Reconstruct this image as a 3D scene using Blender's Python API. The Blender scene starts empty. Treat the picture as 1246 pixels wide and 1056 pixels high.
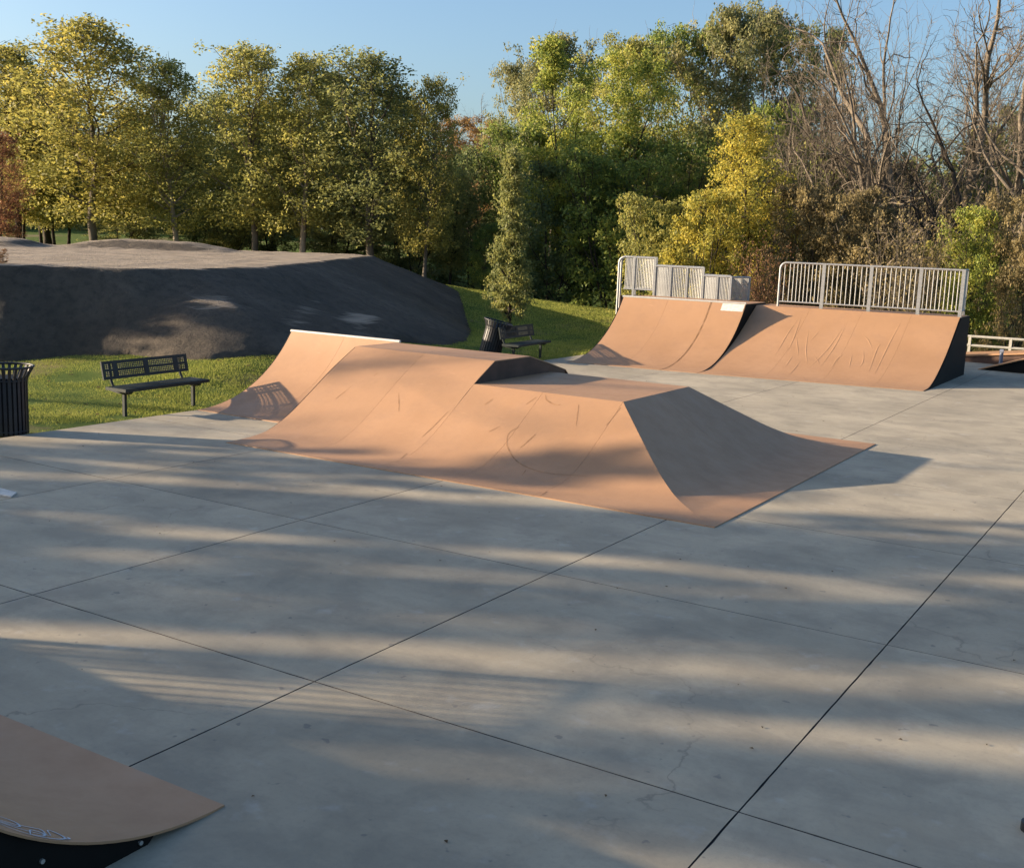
import bpy, bmesh, math, random
import numpy as np
from mathutils import Vector, Matrix
from math import sin, cos, pi, radians, sqrt

random.seed(7)
SC = bpy.context.scene
COL = SC.collection

# ------------------------------------------------------------------ camera
HC = 3.05                      # eye height above the concrete
def _basis(yaw, pitch, roll):
    f = Vector((-sin(yaw), cos(yaw), 0)); r = Vector((cos(yaw), sin(yaw), 0)); u = Vector((0, 0, 1))
    f2 = f * cos(pitch) - u * sin(pitch); u2 = u * cos(pitch) + f * sin(pitch)
    return r * cos(roll) + u2 * sin(roll), -r * sin(roll) + u2 * cos(roll), f2
CR, CU, CF = _basis(radians(31.46815), radians(9.86663), radians(2.17048))
cam = bpy.data.cameras.new('camera')
cam.sensor_fit = 'HORIZONTAL'; cam.sensor_width = 36.0; cam.lens = 36.0 * 1385.19 / 1246.0
cam.clip_start = 0.1; cam.clip_end = 1500.0
cam_ob = bpy.data.objects.new('camera', cam); COL.objects.link(cam_ob)
M = Matrix((CR, CU, -CF)).transposed().to_4x4(); M.translation = Vector((0, 0, HC))
cam_ob.matrix_world = M
SC.camera = cam_ob

# ------------------------------------------------------------------ sky and sun
SUN_EL, SUN_DIR = 13.7, Vector((-0.8985, -0.439, 0)).normalized()   # horizontal direction towards the sun
NVEC = Vector((-SUN_DIR.y * -1, SUN_DIR.x * -1, 0))
NVEC = Vector((-0.439, 0.8985, 0)).normalized()                      # across the sun, away from the camera side
world = bpy.data.worlds.new('World'); SC.world = world; world.use_nodes = True
wn = world.node_tree
sky = wn.nodes.new('ShaderNodeTexSky'); sky.sky_type = 'NISHITA'; sky.sun_disc = False
sky.sun_elevation = radians(SUN_EL); sky.sun_rotation = radians(244.0)
sky.air_density = 1.0; sky.dust_density = 2.5; sky.ozone_density = 3.2
wn.links.new(sky.outputs[0], wn.nodes['Background'].inputs[0])
wn.nodes['Background'].inputs[1].default_value = 0.093
sun = bpy.data.lights.new('sun', 'SUN'); sun.energy = 5.0; sun.angle = radians(0.53); sun.color = (1.0, 0.80, 0.57)
sun_ob = bpy.data.objects.new('sun', sun); COL.objects.link(sun_ob)
sd = Vector((SUN_DIR.x * cos(radians(SUN_EL)), SUN_DIR.y * cos(radians(SUN_EL)), sin(radians(SUN_EL))))
sun_ob.rotation_euler = sd.to_track_quat('Z', 'Y').to_euler()
sun_ob.location = (-30, -14, 30)
vs = SC.view_settings
vs.view_transform = 'Standard'; vs.look = 'None'; vs.gamma = 1.0; vs.use_curve_mapping = False
vs.exposure = 1.5
SC.cycles.max_bounces = 8; SC.cycles.diffuse_bounces = 4; SC.cycles.transmission_bounces = 6; SC.cycles.transparent_max_bounces = 8
SC.cycles.use_denoising = True

# ------------------------------------------------------------------ small helpers
def tag(o, label=None, cat=None, group=None, kind=None):
    if label: o['label'] = label
    if cat: o['category'] = cat
    if group: o['group'] = group
    if kind: o['kind'] = kind
    return o

def empty(name, loc=(0, 0, 0), rz=0.0):
    o = bpy.data.objects.new(name, None); COL.objects.link(o)
    o.location = loc; o.rotation_euler = (0, 0, rz); o.empty_display_size = 0.3
    return o

def link(name, me, parent=None, mat=None):
    o = bpy.data.objects.new(name, me); COL.objects.link(o)
    if parent is not None: o.parent = parent
    if mat is not None and not me.materials: me.materials.append(mat)
    return o

class MB:
    """collects boxes, tubes and sheets into one mesh"""
    def __init__(s): s.v = []; s.f = []; s.sm = []
    def add(s, vs_, fs, smooth=False):
        b = len(s.v); s.v += [tuple(p) for p in vs_]
        s.f += [tuple(b + i for i in f) for f in fs]; s.sm += [smooth] * len(fs)
        return s
    def box(s, a, b):
        x0, y0, z0 = a; x1, y1, z1 = b
        v = [(x0, y0, z0), (x1, y0, z0), (x1, y1, z0), (x0, y1, z0), (x0, y0, z1), (x1, y0, z1), (x1, y1, z1), (x0, y1, z1)]
        return s.add(v, [(0, 3, 2, 1), (4, 5, 6, 7), (0, 1, 5, 4), (1, 2, 6, 5), (2, 3, 7, 6), (3, 0, 4, 7)])
    def tube(s, pts, r, n=8, cap=True):
        pts = [Vector(p) for p in pts]; rr = r if isinstance(r, (list, tuple)) else [r] * len(pts)
        v, f = [], []
        t0 = (pts[1] - pts[0]).normalized()
        a = t0.orthogonal().normalized()
        for i, p in enumerate(pts):
            t = (pts[min(i + 1, len(pts) - 1)] - pts[max(i - 1, 0)]).normalized()
            a = (a - t * a.dot(t)).normalized(); b = t.cross(a)
            for k in range(n):
                w = 2 * pi * (k + .5) / n
                v.append(p + (a * cos(w) + b * sin(w)) * rr[i])
        for i in range(len(pts) - 1):
            for k in range(n):
                f.append((i * n + k, i * n + (k + 1) % n, (i + 1) * n + (k + 1) % n, (i + 1) * n + k))
        s.add(v, f, n > 4)
        if cap:
            s.add([v[k] for k in range(n)], [tuple(range(n - 1, -1, -1))]); m = (len(pts) - 1) * n
            s.add([v[m + k] for k in range(n)], [tuple(range(n))])
        return s
    def prism(s, poly, axis, a, b):
        """poly: 2D outline in the two other axes (in order), extruded along axis from a to b"""
        def P(p, q):
            l = list(p); l.insert(axis, q); return tuple(l)
        n = len(poly)
        v = [P(p, a) for p in poly] + [P(p, b) for p in poly]
        f = [tuple(range(n)), tuple(range(2 * n - 1, n - 1, -1))] + [(i, i + n, (i + 1) % n + n, (i + 1) % n) for i in range(n)]
        return s.add(v, f)
    def mesh(s, name, mat=None, fix=True):
        me = bpy.data.meshes.new(name); me.from_pydata(s.v, [], s.f)
        me.polygons.foreach_set('use_smooth', s.sm)
        if fix:
            bm = bmesh.new(); bm.from_mesh(me); bmesh.ops.recalc_face_normals(bm, faces=bm.faces); bm.to_mesh(me); bm.free()
        if mat is not None: me.materials.append(mat)
        me.update(); return me
    def build(s, name, mat, parent=None):
        return link(name, s.mesh(name, mat), parent)

# ------------------------------------------------------------------ materials
def new_mat(name, rough=0.6, spec=0.4, metal=0.0):
    m = bpy.data.materials.new(name); m.use_nodes = True
    nt = m.node_tree; p = nt.nodes['Principled BSDF']
    p.inputs['Roughness'].default_value = rough; p.inputs['Metallic'].default_value = metal
    p.inputs['Specular IOR Level'].default_value = spec
    return m, nt, p
class NT:
    def __init__(s, nt): s.nt = nt
    def n(s, t, **kw):
        n = s.nt.nodes.new(t)
        for k, v in kw.items():
            if hasattr(n, k): setattr(n, k, v)
            else: n.inputs[k].default_value = v
        return n
    def l(s, a, b): s.nt.links.new(a, b)
    def noise(s, co, scale, detail=4, rough=.55, dist=0.):
        n = s.n('ShaderNodeTexNoise'); n.inputs['Scale'].default_value = scale; n.inputs['Detail'].default_value = detail
        n.inputs['Roughness'].default_value = rough; n.inputs['Distortion'].default_value = dist
        s.l(co, n.inputs['Vector']); return n.outputs[0]
    def ramp(s, fac, stops):
        r = s.n('ShaderNodeValToRGB'); e = r.color_ramp.elements
        while len(e) < len(stops): e.new(.5)
        for i, (p, c) in enumerate(stops):
            e[i].position = p; e[i].color = (c if len(c) == 4 else (*c, 1)) if not isinstance(c, (int, float)) else (c, c, c, 1)
        s.l(fac, r.inputs[0]); return r.outputs[0]
    def mix(s, fac, a, b, mode='MIX'):
        m = s.n('ShaderNodeMix'); m.data_type = 'RGBA'; m.blend_type = mode
        if isinstance(fac, (int, float)): m.inputs[0].default_value = fac
        else: s.l(fac, m.inputs[0])
        for v, i in ((a, 6), (b, 7)):
            if isinstance(v, tuple): m.inputs[i].default_value = (*v, 1) if len(v) == 3 else v
            else: s.l(v, m.inputs[i])
        return m.outputs[2]
    def math(s, op, a, b=0.):
        m = s.n('ShaderNodeMath'); m.operation = op
        for v, i in ((a, 0), (b, 1)):
            if isinstance(v, (int, float)): m.inputs[i].default_value = v
            else: s.l(v, m.inputs[i])
        return m.outputs[0]
    def mapping(s, co, scale=(1, 1, 1), rot=(0, 0, 0)):
        m = s.n('ShaderNodeMapping'); m.inputs['Scale'].default_value = scale; m.inputs['Rotation'].default_value = rot
        s.l(co, m.inputs['Vector']); return m.outputs[0]
    def bump(s, h, strength, dist, normal_in):
        b = s.n('ShaderNodeBump'); b.inputs['Strength'].default_value = strength; b.inputs['Distance'].default_value = dist
        s.l(h, b.inputs['Height']); s.l(b.outputs[0], normal_in); return b
    def pos(s): return s.n('ShaderNodeNewGeometry').outputs['Position']
    def rnd(s): return s.n('ShaderNodeObjectInfo').outputs['Random']

def concrete_mat():
    m, nt, p = new_mat('concrete', .82, .25); N = NT(nt); co = N.pos()
    big = N.ramp(N.noise(co, .55, 5, .6), [(.32, (.295, .257, .192)), (.5, (.372, .324, .242)), (.7, (.45, .390, .290))])
    streak = N.noise(N.mapping(co, (.5, 2.2, 1), (0, 0, radians(20))), 1.6, 6, .65)
    c = N.mix(N.ramp(streak, [(.34, .22), (.50, 0.)]), big, (.21, .188, .155))
    blot = N.noise(co, 1.35, 6, .68, .3)
    c = N.mix(N.ramp(blot, [(.38, .42), (.54, 0.)]), c, (.20, .180, .146))
    fine = N.noise(co, 26, 4, .7)
    c = N.mix(N.ramp(fine, [(.3, .20), (.5, 0.), ]), c, (.18, .175, .165))
    rust = N.ramp(N.noise(co, 1.1, 3, .5, .4), [(.63, 0.), (.75, .22)])
    c = N.mix(rust, c, (.36, .27, .20))
    pale = N.ramp(N.noise(N.mapping(co, (1, 1, 1)), 3.3, 5, .6), [(.60, 0.), (.72, .28)])
    c = N.mix(pale, c, (.50, .48, .44))
    spot = N.ramp(N.noise(co, 9, 2, .5), [(.70, 0.), (.745, .55)])
    c = N.mix(spot, c, (.14, .135, .13))
    vo = N.n('ShaderNodeTexVoronoi'); vo.feature = 'DISTANCE_TO_EDGE'; vo.inputs['Scale'].default_value = .33
    wob = N.n('ShaderNodeTexNoise'); wob.inputs['Scale'].default_value = 1.7; wob.inputs['Detail'].default_value = 7; N.l(co, wob.inputs['Vector'])
    va = N.n('ShaderNodeVectorMath'); va.operation = 'MULTIPLY_ADD'; N.l(wob.outputs['Color'], va.inputs[0]); va.inputs[1].default_value = (1.1, 1.1, 0); N.l(co, va.inputs[2]); N.l(va.outputs[0], vo.inputs['Vector'])
    crack = N.math('MULTIPLY', N.ramp(vo.outputs['Distance'], [(0., .42), (.0020, 0.)]), N.ramp(N.noise(co, .42, 2, .5), [(.52, 0.), (.60, 1.)]))
    c = N.mix(crack, c, (.10, .09, .08))
    hue = N.n('ShaderNodeHueSaturation'); N.l(c, hue.inputs['Color'])
    v = N.n('ShaderNodeMapRange'); N.l(N.rnd(), v.inputs[0]); v.inputs[3].default_value = .92; v.inputs[4].default_value = 1.07
    N.l(v.outputs[0], hue.inputs['Value'])
    N.l(hue.outputs[0], p.inputs['Base Color'])
    broom = N.noise(N.mapping(co, (240, 3, 1), (0, 0, .02)), 1., 3, .6)
    N.bump(N.math('ADD', N.noise(co, 60, 5, .7), N.math('MULTIPLY', broom, .5)), .4, .004, p.inputs['Normal'])
    return m

def skate_mat():
    """tan composite riding surface"""
    m, nt, p = new_mat('tan_composite', .5, .55); N = NT(nt); co = N.pos()
    c = N.ramp(N.noise(co, .9, 5, .6), [(.3, (.335, .186, .094)), (.5, (.365, .205, .106)), (.72, (.395, .225, .120))])
    dirt = N.noise(N.mapping(co, (1, 1, 1), (0, 0, .3)), 3.0, 7, .7)
    c = N.mix(N.ramp(dirt, [(.34, .32), (.52, 0.)]), c, (.29, .165, .10))
    sc_ = N.noise(N.mapping(co, (9., .8, 2.), (0, 0, .5)), 3., 3, .6)
    c = N.mix(N.ramp(sc_, [(.66, 0.), (.74, .25)]), c, (.30, .165, .105))
    sc2 = N.noise(N.mapping(co, (.8, 9., 2.), (0, 0, .25)), 3.4, 3, .6)
    c = N.mix(N.ramp(sc2, [(.67, 0.), (.75, .22)]), c, (.62, .37, .23))
    hue = N.n('ShaderNodeHueSaturation'); N.l(c, hue.inputs['Color'])
    v = N.n('ShaderNodeMapRange'); N.l(N.rnd(), v.inputs[0]); v.inputs[3].default_value = .955; v.inputs[4].default_value = 1.04
    N.l(v.outputs[0], hue.inputs['Value']); N.l(hue.outputs[0], p.inputs['Base Color'])
    r = N.ramp(dirt, [(.3, .68), (.7, .46)]); N.l(r, p.inputs['Roughness'])
    N.bump(N.noise(co, 5, 4, .6), .12, .01, p.inputs['Normal'])
    return m

def plain_mat(name, col, rough=.5, spec=.4, metal=0., var=.15, scale=8., bump=0.):
    m, nt, p = new_mat(name, rough, spec, metal); N = NT(nt)
    tc = N.n('ShaderNodeTexCoord').outputs['Object']
    lo = tuple(c * (1 - var) for c in col); hi = tuple(min(1, c * (1 + var)) for c in col)
    N.l(N.ramp(N.noise(tc, scale, 5, .65), [(.3, lo), (.7, hi)]), p.inputs['Base Color'])
    if bump: N.bump(N.noise(tc, scale * 3, 4, .6), bump, .01, p.inputs['Normal'])
    return m

def dirt_mat():
    m, nt, p = new_mat('mound_asphalt', .9, .2); N = NT(nt); co = N.pos()
    c = N.ramp(N.noise(co, .5, 6, .65), [(.3, (.070, .058, .045)), (.55, (.106, .087, .067)), (.75, (.15, .122, .094))])
    c = N.mix(N.ramp(N.noise(co, 5, 6, .7), [(.35, .5), (.55, 0.)]), c, (.030, .028, .027))
    nz = N.n('ShaderNodeSeparateXYZ'); N.l(N.n('ShaderNodeNewGeometry').outputs['True Normal'], nz.inputs[0])
    level_pale = N.math('MULTIPLY', N.ramp(nz.outputs['Z'], [(.955, 0.), (.992, 1.)]), N.ramp(N.noise(co, 1.1, 5, .6), [(.25, .35), (.6, 1.)]))
    c = N.mix(level_pale, c, (.33, .275, .215))  # paler where the surface lies level
    c = N.mix(N.ramp(N.noise(co, 14, 3, .6), [(.64, 0.), (.77, .3)]), c, (.20, .17, .14))
    N.l(c, p.inputs['Base Color'])
    N.bump(N.noise(co, 7, 8, .75), .9, .12, p.inputs['Normal'])
    return m

def ground_mat():
    m, nt, p = new_mat('turf', .95, .1); N = NT(nt); co = N.pos()
    g = N.ramp(N.noise(co, 2.2, 6, .65), [(.3, (.050, .085, .016)), (.5, (.085, .125, .024)), (.72, (.125, .150, .036))])
    f = N.noise(co, 22, 4, .7)
    g = N.mix(N.ramp(f, [(.3, .45), (.55, 0.)]), g, (.03, .05, .012))
    bare = N.noise(co, .42, 5, .6)
    g = N.mix(N.ramp(bare, [(.56, 0.), (.68, .85)]), g, (.20, .15, .09))
    N.l(g, p.inputs['Base Color'])
    N.bump(f, .8, .05, p.inputs['Normal'])
    return m

def blade_mat():
    m = bpy.data.materials.new('grass_blade'); m.use_nodes = True; nt = m.node_tree; nt.nodes.clear(); N = NT(nt)
    out = N.n('ShaderNodeOutputMaterial'); a = N.n('ShaderNodeAttribute'); a.attribute_name = 'rnd'
    big = N.noise(N.pos(), 1.3, 4, .6)
    f = N.math('ADD', N.math('MULTIPLY', a.outputs['Fac'], .5), N.math('MULTIPLY', big, .5))
    c = N.ramp(f, [(.2, (.18, .215, .046)), (.5, (.31, .335, .078)), (.78, (.44, .42, .125)), (.95, (.52, .46, .21))])
    d = N.n('ShaderNodeBsdfDiffuse'); t = N.n('ShaderNodeBsdfTranslucent'); N.l(c, d.inputs[0]); N.l(c, t.inputs[0])
    mx = N.n('ShaderNodeMixShader'); mx.inputs[0].default_value = .35; N.l(d.outputs[0], mx.inputs[1]); N.l(t.outputs[0], mx.inputs[2])
    N.l(mx.outputs[0], out.inputs[0]); return m

def leaf_mat(name, cols, trans=.5, scale=.45):
    """cols: three to five colours a crown ranges over, leaf by leaf, clump by clump"""
    m = bpy.data.materials.new(name); m.use_nodes = True; nt = m.node_tree; nt.nodes.clear(); N = NT(nt)
    out = N.n('ShaderNodeOutputMaterial'); a = N.n('ShaderNodeAttribute'); a.attribute_name = 'rnd'
    b = N.n('ShaderNodeAttribute'); b.attribute_name = 'clump'
    n = N.noise(N.pos(), scale, 3, .5)
    f = N.math('ADD', N.math('ADD', N.math('MULTIPLY', a.outputs['Fac'], .34), N.math('MULTIPLY', b.outputs['Fac'], .30)), N.math('MULTIPLY', n, .36))
    k = len(cols)
    c = N.ramp(f, [(.22 + .56 * i / (k - 1), cols[i]) for i in range(k)])
    p = N.n('ShaderNodeBsdfPrincipled'); p.inputs['Roughness'].default_value = .55; p.inputs['Specular IOR Level'].default_value = .25
    N.l(c, p.inputs['Base Color']); t = N.n('ShaderNodeBsdfTranslucent'); N.l(c, t.inputs[0])
    mx = N.n('ShaderNodeMixShader'); mx.inputs[0].default_value = trans; N.l(p.outputs[0], mx.inputs[1]); N.l(t.outputs[0], mx.inputs[2])
    N.l(mx.outputs[0], out.inputs[0]); return m

def bark_mat(name, a, b):
    m, nt, p = new_mat(name, .9, .15); N = NT(nt)
    tc = N.n('ShaderNodeTexCoord').outputs['Object']
    N.l(N.ramp(N.noise(N.mapping(tc, (1, 1, .25)), 6, 5, .7), [(.3, a), (.7, b)]), p.inputs['Base Color'])
    N.bump(N.noise(N.mapping(tc, (1, 1, .2)), 14, 4, .7), .7, .04, p.inputs['Normal'])
    return m

CONC = concrete_mat(); TAN = skate_mat(); DIRT = dirt_mat(); TURF = ground_mat(); BLADE = blade_mat()
JOINT = plain_mat('joint_filler', (.075, .070, .065), .95, .1, 0, .3, 3)
BLACKPANEL = plain_mat('black_side_panel', (.009, .0085, .008), .7, .12, 0, .25, 3)
BROWN_SHADED = plain_mat('brown_and_shaded_panel', (.075, .043, .032), .6, .3, 0, .3, 4)  # brown boards, and a tan wedge side with shade put into the colour
SCUFF = plain_mat('scuff_rubber', (.305, .172, .092), .7, .2, 0, .3, 9)
STEEL = plain_mat('galvanised_steel', (.34, .345, .345), .5, .5, .5, .14, 12)
COPING = plain_mat('white_coping', (.45, .435, .40), .4, .5, .1, .12, 10)
BOLT = plain_mat('bolt_steel', (.65, .65, .63), .3, .5, .8, .1, 20)
GREENBLACK = plain_mat('bench_coating', (.020, .028, .027), .55, .3, 0, .3, 9)
BLACKPAINT = plain_mat('black_paint', (.018, .018, .021), .5, .5, 0, .35, 8)
LINER = plain_mat('bin_liner', (.010, .010, .012), .6, .3, 0, .3, 8)
CHALK = plain_mat('pale_blue_chalk', (.46, .51, .56), .95, .1, 0, .2, 30)
WHITEPAINT = plain_mat('worn_white_paint', (.55, .53, .49), .7, .3, 0, .2, 14)
PALERAIL = plain_mat('weathered_rail', (.42, .395, .34), .6, .4, .1, .15, 9)

B_GREY = bark_mat('grey_bark', (.085, .072, .058), (.17, .145, .115))
B_DARK = bark_mat('dark_bark', (.028, .023, .019), (.065, .053, .042))
B_PALE = bark_mat('pale_bark', (.20, .165, .125), (.33, .28, .21))
B_DEAD = bark_mat('bare_bark', (.105, .086, .066), (.205, .170, .132))

L_GOLD = leaf_mat('leaf_gold', [(.18, .185, .062), (.29, .275, .072), (.40, .35, .086), (.50, .42, .105)])
L_OLIVE = leaf_mat('leaf_olive', [(.17, .185, .066), (.27, .275, .080), (.39, .365, .096), (.50, .44, .115)])
L_OLIVED = leaf_mat('leaf_olive_dark', [(.12, .145, .062), (.19, .205, .074), (.27, .275, .088), (.37, .345, .100)])
L_GREEN = leaf_mat('leaf_green', [(.09, .14, .045), (.16, .22, .055), (.26, .31, .065), (.38, .38, .08)])
L_BRIGHT = leaf_mat('leaf_bright', [(.12, .165, .050), (.24, .29, .062), (.37, .39, .075), (.50, .45, .09)])
L_DARK = leaf_mat('leaf_dark', [(.085, .125, .062), (.13, .175, .072), (.19, .225, .082), (.25, .26, .09)])
L_YELLOW = leaf_mat('leaf_yellow', [(.19, .21, .055), (.34, .32, .065), (.50, .42, .075), (.62, .49, .09)])
L_RED = leaf_mat('leaf_red', [(.11, .060, .038), (.18, .095, .055), (.26, .14, .07), (.30, .21, .09)])
L_RUST = leaf_mat('leaf_rust', [(.16, .10, .05), (.26, .155, .065), (.34, .21, .08), (.38, .27, .10)])
L_BROWN = leaf_mat('leaf_brown', [(.11, .098, .055), (.19, .155, .078), (.28, .22, .10), (.37, .285, .125)])
L_GREY = leaf_mat('leaf_greygreen', [(.13, .15, .075), (.21, .22, .095), (.31, .29, .12), (.40, .36, .14)])
L_MAROON = leaf_mat('leaf_maroon', [(.12, .060, .042), (.20, .090, .055), (.31, .15, .08), (.42, .26, .11)])

# ------------------------------------------------------------------ the lie of the land
def sstep(x, a, b):
    t = np.clip((x - a) / (b - a), 0, 1); return t * t * (3 - 2 * t)
FWD = np.array([-sin(radians(31.468)), cos(radians(31.468))]); RGT = np.array([cos(radians(31.468)), sin(radians(31.468))])
def land(x, y):
    x = np.asarray(x, float); y = np.asarray(y, float)
    a = x * FWD[0] + y * FWD[1]; b = x * RGT[0] + y * RGT[1]
    h = sstep(a, 26, 48) * np.clip(.46 - .1 * b, -1.0, 1.3)
    h = h - sstep(a, 50, 60) * sstep(b, -7, 1) * 1.3
    h = h + sstep(a, 62, 120) * 1.5
    h = h + .05 * np.sin(x * .31 + 1) * np.sin(y * .27) * sstep(a, 20, 35)
    h = h - .60 * np.exp(-((x + 19.5) ** 2 + (y - 34.0) ** 2) / 30.0)
    h = h + .50 * sstep(-x, 14.6, 17.0) * sstep(y, 12.5, 18.5) * (1 - sstep(y, 21, 26))
    return h - .06
def place(px, d):
    """ground point seen in column px of the photograph (1246 wide) at ground distance d from the eye"""
    v = CF + CR * ((px - 623) / 1385.2) - CU * ((330 - 528) / 1385.2)
    q = Vector((v.x, v.y)).normalized() * d
    return q.x, q.y
def z_at(px, py, d):
    v = CF + CR * ((px - 623) / 1385.2) - CU * ((py - 528) / 1385.2)
    return HC + v.z / Vector((v.x, v.y)).length * d

def grid_mesh(name, xs, ys, hf, mat):
    X, Y = np.meshgrid(xs, ys); Z = hf(X, Y)
    nx, ny = len(xs), len(ys)
    v = np.stack([X, Y, Z], -1).reshape(-1, 3)
    i = np.arange(ny - 1)[:, None] * nx + np.arange(nx - 1)[None]
    f = np.stack([i, i + 1, i + 1 + nx, i + nx], -1).reshape(-1, 4)
    me = np_mesh(name, v, f, 4, mat); me.polygons.foreach_set('use_smooth', np.ones(len(f), bool)); return me

def np_mesh(name, v, f, k, mat=None):
    me = bpy.data.meshes.new(name); n = len(f)
    me.vertices.add(len(v)); me.vertices.foreach_set('co', np.asarray(v, np.float32).ravel())
    me.loops.add(n * k); me.loops.foreach_set('vertex_index', np.asarray(f, np.int32).ravel())
    me.polygons.add(n); me.polygons.foreach_set('loop_start', np.arange(0, n * k, k, dtype=np.int32))
    me.update(calc_edges=True)
    if mat is not None: me.materials.append(mat)
    return me

xs = np.concatenate([np.linspace(-420, -70, 24)[:-1], np.arange(-70, 20, 1.25), np.linspace(20, 300, 16)])
ys = np.concatenate([np.linspace(-200, -10, 12)[:-1], np.arange(-10, 90, 1.25), np.linspace(90, 600, 24)])
tag(link('ground', grid_mesh('ground', xs, ys, land, TURF)), 'grassy ground sloping up behind the skate park', kind='structure')

# ------------------------------------------------------------------ concrete pad of jointed slabs
PAD_L, PAD_R, PAD_N, PAD_F = -14.25, 9.0, -8.0, 36.2
pad = MB().box((PAD_L + .01, PAD_N, -.35), (PAD_R, PAD_F, -.012)).build('concrete_pad', JOINT)
tag(pad, 'wide grey concrete slab yard under the skate ramps', kind='structure')
lx = [(PAD_L, 0), (-11.045, 0.0025), (-7.996, 0.0037), (-4.947, 0.0037), (-1.898, 0.0034), (1.151, 0.0037), (4.2, 0.0037), (PAD_R, 0)]
ly = [(PAD_N, 0), (-4.088, 0.0031), (-.853, 0.0031), (2.382, 0.0031), (5.617, 0.0036), (8.852, 0.0028), (12.087, 0.0025), (15.322, 0.0025), (18.557, 0.0025), (21.792, 0.0025), (25.027, 0.0025), (28.262, 0.0025), (31.497, 0.0025), (PAD_F, 0)]
rs = random.Random(3)
for i in range(len(lx) - 1):
    for j in range(len(ly) - 1):
        x0, x1 = lx[i][0] + lx[i][1], lx[i + 1][0] - lx[i + 1][1]
        y0, y1 = ly[j][0] + ly[j][1], ly[j + 1][0] - ly[j + 1][1]
        near = y0 > 1 and y1 < 17 and x0 < 2
        n = 26 if near else 1
        amp = .0026 if near else 0
        out = []
        for (a, b) in (((x0, y0), (x1, y0)), ((x1, y0), (x1, y1)), ((x1, y1), (x0, y1)), ((x0, y1), (x0, y0))):
            for k in range(n):
                t = k / n
                jx = 0 if k == 0 else rs.uniform(-amp, amp) * (2.2 if rs.random() < .08 else 1)
                nx_, ny_ = (b[1] - a[1]), -(b[0] - a[0]); L = sqrt(nx_ ** 2 + ny_ ** 2)
                out.append((a[0] + (b[0] - a[0]) * t - nx_ / L * abs(jx), a[1] + (b[1] - a[1]) * t - ny_ / L * abs(jx)))
        c = Vector(((x0 + x1) / 2, (y0 + y1) / 2))
        N_ = len(out); v = []
        for (px, py) in out:
            d = (c - Vector((px, py))); d = Vector((math.copysign(.0012, d.x), math.copysign(.0012, d.y)))
            v.append((px + d.x, py + d.y, 0.0))
        v += [(px, py, -.004) for px, py in out] + [(px, py, -.05) for px, py in out]
        f = [tuple(range(N_))]
        for k in range(N_):
            q = (k + 1) % N_
            f += [(k, k + N_, q + N_, q), (k + N_, k + 2 * N_, q + 2 * N_, q + N_)]
        me = bpy.data.meshes.new('slab'); me.from_pydata(v, [], f); me.materials.append(CONC); me.materials.append(JOINT)
        me.polygons.foreach_set('material_index', [0] + [1] * (len(f) - 1)); me.update()
        link('slab', me, pad)

# ------------------------------------------------------------------ riding surfaces
def spline(pts, n):
    """resample a profile smoothly (Catmull-Rom)"""
    P = [Vector(p) for p in pts]; P = [P[0] * 2 - P[1]] + P + [P[-1] * 2 - P[-2]]
    out = []
    for i in range(1, len(P) - 2):
        for k in range(n):
            t = k / n
            a, b, c, d = P[i - 1], P[i], P[i + 1], P[i + 2]
            out.append(.5 * ((2 * b) + (c - a) * t + (2 * a - 5 * b + 4 * c - d) * t * t + (3 * b - a - 3 * c + d) * t ** 3))
    out.append(P[-2]); return [tuple(p) for p in out]

def sheet(name, rows, parent, mat=TAN, thick=.014):
    """rows: list of (left point, right point) along a profile; a thin board with its own edges"""
    m = MB(); v = []; f = []
    for a, b in rows: v += [a, b]
    n = len(rows)
    for i in range(n - 1): f.append((2 * i, 2 * i + 1, 2 * i + 3, 2 * i + 2))
    m.add(v, f, True)
    low = [(p[0], p[1], p[2] - thick) for p in v]
    rim = [2 * i for i in range(n)] + [2 * i + 1 for i in range(n - 1, -1, -1)]
    k = len(rim); m.add([v[i] for i in rim] + [low[i] for i in rim], [(i, (i + 1) % k, (i + 1) % k + k, i + k) for i in range(k)])
    m.add(low, [tuple(reversed(q)) for q in f])
    me = m.mesh(name, mat, fix=False)
    bm = bmesh.new(); bm.from_mesh(me)
    bmesh.ops.recalc_face_normals(bm, faces=bm.faces); bm.to_mesh(me); bm.free()
    # board tops must look up
    if sum(p.normal.z * p.area for p in list(me.polygons)[:n - 1]) < 0: me.flip_normals()
    return link(name, me, parent)

# --- the fun box in the middle -------------------------------------------------
FB = empty('fun_box_ramp', (0, 0, 0))
tag(FB, 'long tan fun box with stepped deck and sloping banks in the middle of the concrete', 'skate ramp')
Y0, XR, YB = 11.45, -4.38, 18.23
PROF = [(0, .012), (.25, .016), (.5, .028), (.87, .09), (1.29, .27), (1.75, .55), (2.3, .9)]
PROFU = PROF + [(2.85, 1.2)]
pu, pl = spline(PROFU, 6), spline(PROF, 6)
G = .0017
for a, b in ((-11.76, -10.40), (-10.40, -9.10)):
    sheet('bank_panel', [((a + G, Y0 + s, z), (b - G, Y0 + s, z)) for s, z in pu], FB)
for a, b in ((-9.10, -7.93), (-7.93, -6.68)):
    sheet('bank_panel', [((a + G, Y0 + s, z), (b - G, Y0 + s, z)) for s, z in pl], FB)
sheet('hip_panel', [((-6.68 + G, Y0 + s, z), (XR - s - G, Y0 + s, z)) for s, z in pl[:-1]] + [((-6.68 + G, Y0 + 2.3, .9), (-6.68 + 2 * G, Y0 + 2.3, .9))], FB)
kb = 2.24 / 2.3
ym = 14.87
sheet('end_panel', [((XR - s, Y0 + s + G, z), (XR - s, ym - G, z)) for s, z in pl], FB)
sheet('end_panel', [((XR - s, ym + G, z), (XR - s, YB - s * kb - G, z)) for s, z in pl], FB)
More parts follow.
